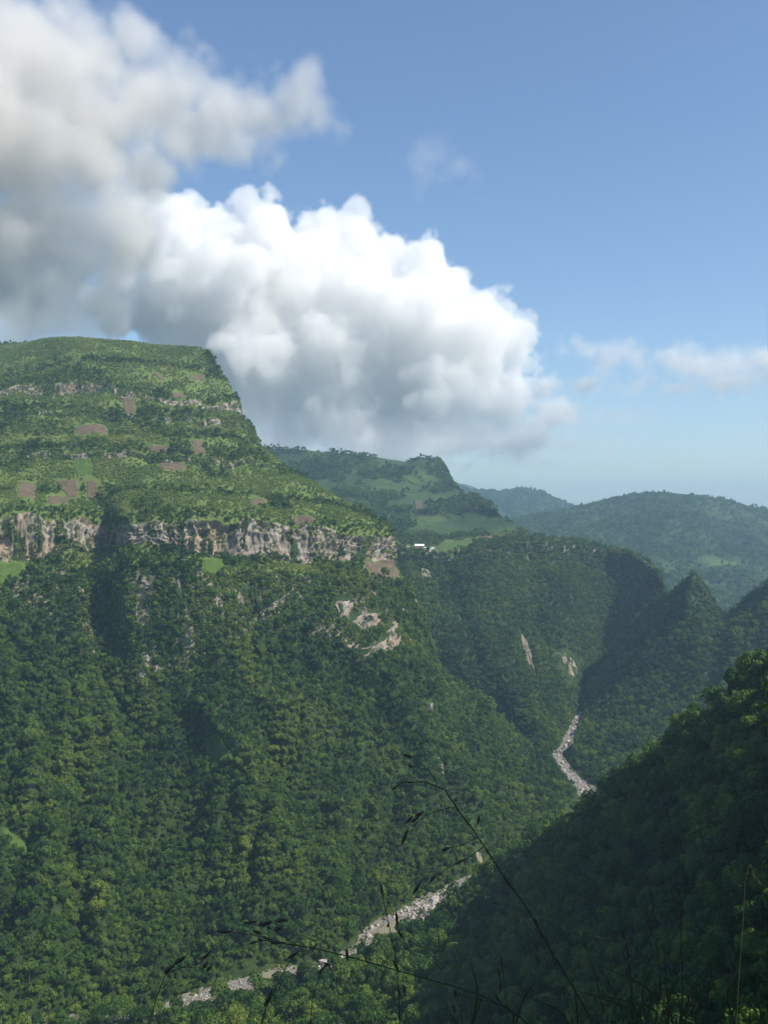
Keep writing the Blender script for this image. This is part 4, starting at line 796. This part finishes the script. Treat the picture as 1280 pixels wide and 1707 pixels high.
# ------------------------------------------------------------------ grass stalks at the viewpoint
m, nn, ll, b = newmat('grass_stem'); b.inputs['Base Color'].default_value = (.045, .05, .018, 1); b.inputs['Roughness'].default_value = .5; M['stem'] = m
m, nn, ll, b = newmat('dry_spikelet'); b.inputs['Base Color'].default_value = (.07, .045, .03, 1); b.inputs['Roughness'].default_value = .7; M['spike'] = m
m, nn, ll, b = newmat('straw'); b.inputs['Base Color'].default_value = (.36, .27, .09, 1); b.inputs['Roughness'].default_value = .6; M['straw'] = m
m, nn, ll, b = newmat('young_leaf'); b.inputs['Base Color'].default_value = (.22, .30, .04, 1); b.inputs['Roughness'].default_value = .45; M['young'] = m
def tube(pts, r0, r1, ns=6, sub=6):
    pts = np.array(pts); t = np.concatenate([[0], np.cumsum(np.linalg.norm(np.diff(pts, axis=0), axis=1))]); ti = np.linspace(0, t[-1], (len(pts)-1)*sub+1); Q = pchip(t, pts, ti); V = []
    D = np.gradient(Q, axis=0); D /= np.linalg.norm(D, axis=1, keepdims=True)
    for k_, (q, d) in enumerate(zip(Q, D)):
        u = np.cross(d, (.1, 1, .05)); u /= np.linalg.norm(u); w_ = np.cross(d, u); r = r0+(r1-r0)*k_/(len(Q)-1)
        for a in range(ns): V.append(q+r*(math.cos(a*2*math.pi/ns)*u+math.sin(a*2*math.pi/ns)*w_))
    Fc = [(k_*ns+a, k_*ns+(a+1) % ns, (k_+1)*ns+(a+1) % ns, (k_+1)*ns+a) for k_ in range(len(Q)-1) for a in range(ns)]
    return V, Fc
def spindle(p0, p1, r):
    p0 = np.array(p0); p1 = np.array(p1); prof = [(0, .15), (.2, .8), (.45, 1), (.75, .6), (1, .05)]; d = p1-p0; d = d/np.linalg.norm(d); u = np.cross(d, (.2, 1, .1)); u /= np.linalg.norm(u); w_ = np.cross(d, u); V = []; ns = 6
    for t, k_ in prof:
        for a in range(ns): V.append(p0+(p1-p0)*t+r*k_*(math.cos(a*1.0472)*u+.6*math.sin(a*1.0472)*w_))
    return V, [(k_*ns+a, k_*ns+(a+1) % ns, (k_+1)*ns+(a+1) % ns, (k_+1)*ns+a) for k_ in range(4) for a in range(ns)]
def blade(pts, w_):
    pts = np.array(pts); t = np.linspace(0, 1, len(pts)); ti = np.linspace(0, 1, 14); Q = pchip(t, pts, ti); D = np.gradient(Q, axis=0); V = []
    for q, d, a in zip(Q, D, ti):
        s_ = np.cross(d, (0, 1, .2)); s_ /= np.linalg.norm(s_); h = w_*(1-a)**.6*(.4+.6*min(1, a*5)); V += [q-s_*h, q+np.array([0, h*.5, 0]), q+s_*h]
    return V, [(3*k_+c, 3*k_+c+1, 3*k_+c+4, 3*k_+c+3) for k_ in range(13) for c in (0, 1)]
rgs = random.Random(3)
def stalk(label, pts, Y, r, spikes, leaves=(), branches=(), mat='stem', smat='spike', group=None, sp_r=.0035):
    """pts run from the tip down; the stalk goes on below the frame to the ground"""
    w_ = [W(x, y, Y+.25*k_/max(1, len(pts)-1)) for k_, (x, y) in enumerate(pts)]; low = w_[-1]; d = low-w_[-2]; d = d/np.linalg.norm(d)
    gz_ = float(vh_height(np.array(low[0]), np.array(low[1]+.15))); dz = low[2]-gz_
    w_.append(low+d*dz*.35+np.array([0, 0, -dz*.2])); end = w_[-1]; w_.append(np.array([end[0]+d[0]*.2, end[1]+.1, float(vh_height(np.array(end[0]), np.array(end[1]+.1)))-.05]))
    root = w_[-1]; e = empty('grass_stalk', root); tag(e, label, 'grass', group)
    V, Fc = tube(w_[::-1], r*1.5, r*.45); obj('stem', mesh_np('stem', np.array(V)-root, Fc, M[mat]), e)
    for x0, y0, x1, y1 in spikes:
        dy = rgs.uniform(-.03, .03); V, Fc = spindle(W(x0, y0, Y+dy), W(x1, y1, Y+dy), sp_r*rgs.uniform(.8, 1.25)); obj('spikelet', mesh_np('spikelet', np.array(V)-root, Fc, M[smat]), e)
    for br in branches:
        V, Fc = tube([W(x, y, Y+.01) for x, y in br], r*.4, r*.2, 5, 4); obj('branch', mesh_np('branch', np.array(V)-root, Fc, M[mat]), e)
    for lf, wd in leaves:
        V, Fc = blade([W(x, y, Y+.1) for x, y in lf], wd); obj('leaf_blade', mesh_np('leaf_blade', np.array(V)-root, Fc, M[mat]), e)
    return e
stalk('tallest dark grass stalk arching left over the forest slope', [(668, 1305), (700, 1303), (729, 1306), (759, 1345), (797, 1396), (841, 1463), (882, 1520), (906, 1565), (935, 1613), (979, 1690), (1000, 1740)], 2.2, .0032,
      [(672, 1258, 690, 1263), (680, 1275, 689, 1280), (652, 1318, 667, 1306), (668, 1410, 682, 1378), (683, 1372, 702, 1358), (676, 1372, 688, 1360), (692, 1360, 706, 1354), (758, 1440, 778, 1431), (735, 1418, 752, 1412), (688, 1490, 702, 1468), (716, 1470, 728, 1456), (796, 1375, 798, 1357), (838, 1462, 860, 1490)],
      branches=[[(759, 1345), (735, 1350), (712, 1358), (695, 1371), (682, 1392)], [(729, 1306), (715, 1285), (690, 1264)], [(805, 1412), (780, 1430), (745, 1448), (720, 1468), (695, 1490)], [(797, 1396), (770, 1408), (742, 1415)]])
stalk('long grass stalk lying almost level above the river bend', [(430, 1566), (452, 1570), (494, 1575), (537, 1584), (579, 1594), (621, 1606), (663, 1618), (720, 1634), (790, 1655), (860, 1690), (900, 1730)], 2.0, .003,
      [(405, 1540, 429, 1535), (428, 1543, 458, 1535), (458, 1536, 482, 1533), (360, 1553, 390, 1553), (422, 1551, 437, 1558), (437, 1561, 452, 1567), (416, 1573, 432, 1569), (450, 1572, 478, 1571), (456, 1552, 470, 1545), (578, 1580, 579, 1604)],
      branches=[[(494, 1575), (470, 1560), (445, 1545), (410, 1540)], [(470, 1571), (430, 1560), (380, 1553)]])
stalk('short grass stalk with one drooping spikelet over the muddy pool', [(498, 1585), (484, 1593), (478, 1612), (468, 1632), (452, 1660), (440, 1690), (430, 1730)], 1.9, .0022, [(478, 1599, 498, 1586), (440, 1680, 454, 1648)])
stalk('grass stalk with scattered spikelets in the lower left of the forest', [(312, 1592), (295, 1604), (274, 1622), (262, 1660), (250, 1700), (245, 1740)], 1.8, .002, [(272, 1623, 294, 1606), (290, 1607, 312, 1593), (336, 1600, 352, 1586), (338, 1614, 346, 1604), (344, 1618, 354, 1610)], branches=[[(274, 1622), (310, 1610), (350, 1588)], [(300, 1612), (342, 1614)]])
stalk('upright grass stalk crossing the boulder bar', [(634, 1470), (638, 1492), (643, 1519), (650, 1550), (660, 1600), (664, 1650), (668, 1740)], 2.3, .0022, [(634, 1472, 638, 1496), (660, 1518, 663, 1550), (645, 1546, 649, 1538), (664, 1552, 672, 1566), (655, 1600, 666, 1622), (662, 1640, 668, 1665), (672, 1640, 676, 1662)], branches=[[(660, 1600), (678, 1580), (664, 1550), (660, 1520)]])
stalk('thin grass stalk with a tiny head between the two river pools', [(548, 1600), (540, 1612), (530, 1632), (520, 1670), (515, 1740)], 2.1, .0018, [(538, 1604, 552, 1610), (531, 1624, 542, 1608)])
stalk('yellowish thin grass stalk standing in the right of the dark slope', [(1249, 1440), (1243, 1450), (1240, 1504), (1236, 1565), (1230, 1650), (1226, 1740)], 2.0, .0018, [(1249, 1440, 1254, 1450), (1254, 1453, 1259, 1468), (1263, 1468, 1269, 1476), (1243, 1500, 1247, 1515)], mat='straw', smat='straw', sp_r=.0022, branches=[[(1243, 1455), (1255, 1458), (1267, 1472)]])
stalk('brownish grass stalk with a single pinkish grain', [(966, 1550), (972, 1572), (987, 1605), (998, 1650), (1010, 1740)], 2.0, .0016, [(992, 1560, 1004, 1566), (966, 1550, 970, 1562)], mat='stem', smat='straw', sp_r=.002, branches=[[(976, 1580), (985, 1564), (995, 1561)]])
for x0, x1, y0, lean in ((1085, 1112, 1435, 8), (1133, 1138, 1423, 2), (1182, 1206, 1560, 10), (900, 964, 1480, 20), (835, 850, 1545, 6), (1040, 1066, 1500, 10), (1160, 1130, 1600, -12), (1222, 1230, 1520, 4), (1265, 1240, 1560, -8), (1010, 1060, 1580, 20), (1100, 1088, 1590, -4), (760, 776, 1600, 6)):
    y0 += 50; pts = [(x0, y0), (x0+(x1-x0)*.3, y0+(1720-y0)*.33), (x0+(x1-x0)*.6, y0+(1720-y0)*.66), (x1, 1740)]
    sp = [(x0+rgs.uniform(-14, 8), y0+20*k_, x0+rgs.uniform(-4, 4), y0+20*k_+rgs.uniform(14, 24)) for k_ in range(4)]
    lv = [([(x1, 1740), (x1+rgs.uniform(-30, 30), 1660), (x1+rgs.uniform(-70, 70), 1600+rgs.uniform(-30, 30))], .0035), ([(x1, 1760), (x1+rgs.uniform(-40, 40), 1690), (x1+rgs.uniform(-120, 60), 1650)], .004)]
    stalk('thin upright dark grass stalk among others in front of the near slope', pts, rgs.uniform(1.8, 2.8), .0019, sp, lv, group='upright grass stalks at the viewpoint')
# a leafy shrub that just reaches into the frame on the right
rootp = np.array([2.1, 3.6, float(vh_height(np.array(2.1), np.array(3.6)))]); e = empty('leafy_shrub', rootp); tag(e, 'yellow green leafy twig at the right edge', 'shrub')
V, Fc = tube([rootp, W(1500, 1400, 3.5), W(1330, 1190, 3.4), W(1285, 1140, 3.4)], .012, .003); obj('stem', mesh_np('stem', np.array(V)-rootp, Fc, M['bark']), e)
for x, y in ((1286, 1132), (1275, 1138), (1280, 1150), (1290, 1145), (1278, 1144), (1284, 1185), (1279, 1180), (1283, 1194), (1290, 1180), (1276, 1206), (1282, 1212), (1288, 1206), (1300, 1150), (1310, 1170), (1305, 1200), (1320, 1190), (1296, 1165)):
    a = rgs.uniform(0, 6.28); L_ = rgs.uniform(9, 15); Yd = 3.4+rgs.uniform(-.08, .08); V, Fc = blade([W(x, y, Yd), W(x+L_*.5*math.cos(a), y+L_*.5*math.sin(a)-2, Yd-.01), W(x+L_*math.cos(a), y+L_*math.sin(a)+3, Yd+.005)], .009); obj('leaf', mesh_np('leaf', np.array(V)-rootp, Fc, M['young']), e)

# ------------------------------------------------------------------ haze
hb = bmesh.new(); bmesh.ops.create_cube(hb, size=1.0); me = bpy.data.meshes.new('haze'); hb.to_mesh(me); hb.free()
hz = obj('haze', me); hz.scale = (28400, 28400, 426+400); hz.location = (0, 0, (400-426)/2); tag(hz, 'pale blue haze filling the canyon and the far hills', kind='stuff')
m = bpy.data.materials.new('haze'); m.use_nodes = True; n = m.node_tree.nodes; n.remove(n['Principled BSDF'])
pv = n.new('ShaderNodeVolumePrincipled'); pv.inputs['Color'].default_value = (0.55, 0.79, 1.0, 1); pv.inputs['Density'].default_value = 0.0001; pv.inputs['Anisotropy'].default_value = 0.3
m.node_tree.links.new(pv.outputs[0], n['Material Output'].inputs['Volume']); me.materials.append(m)
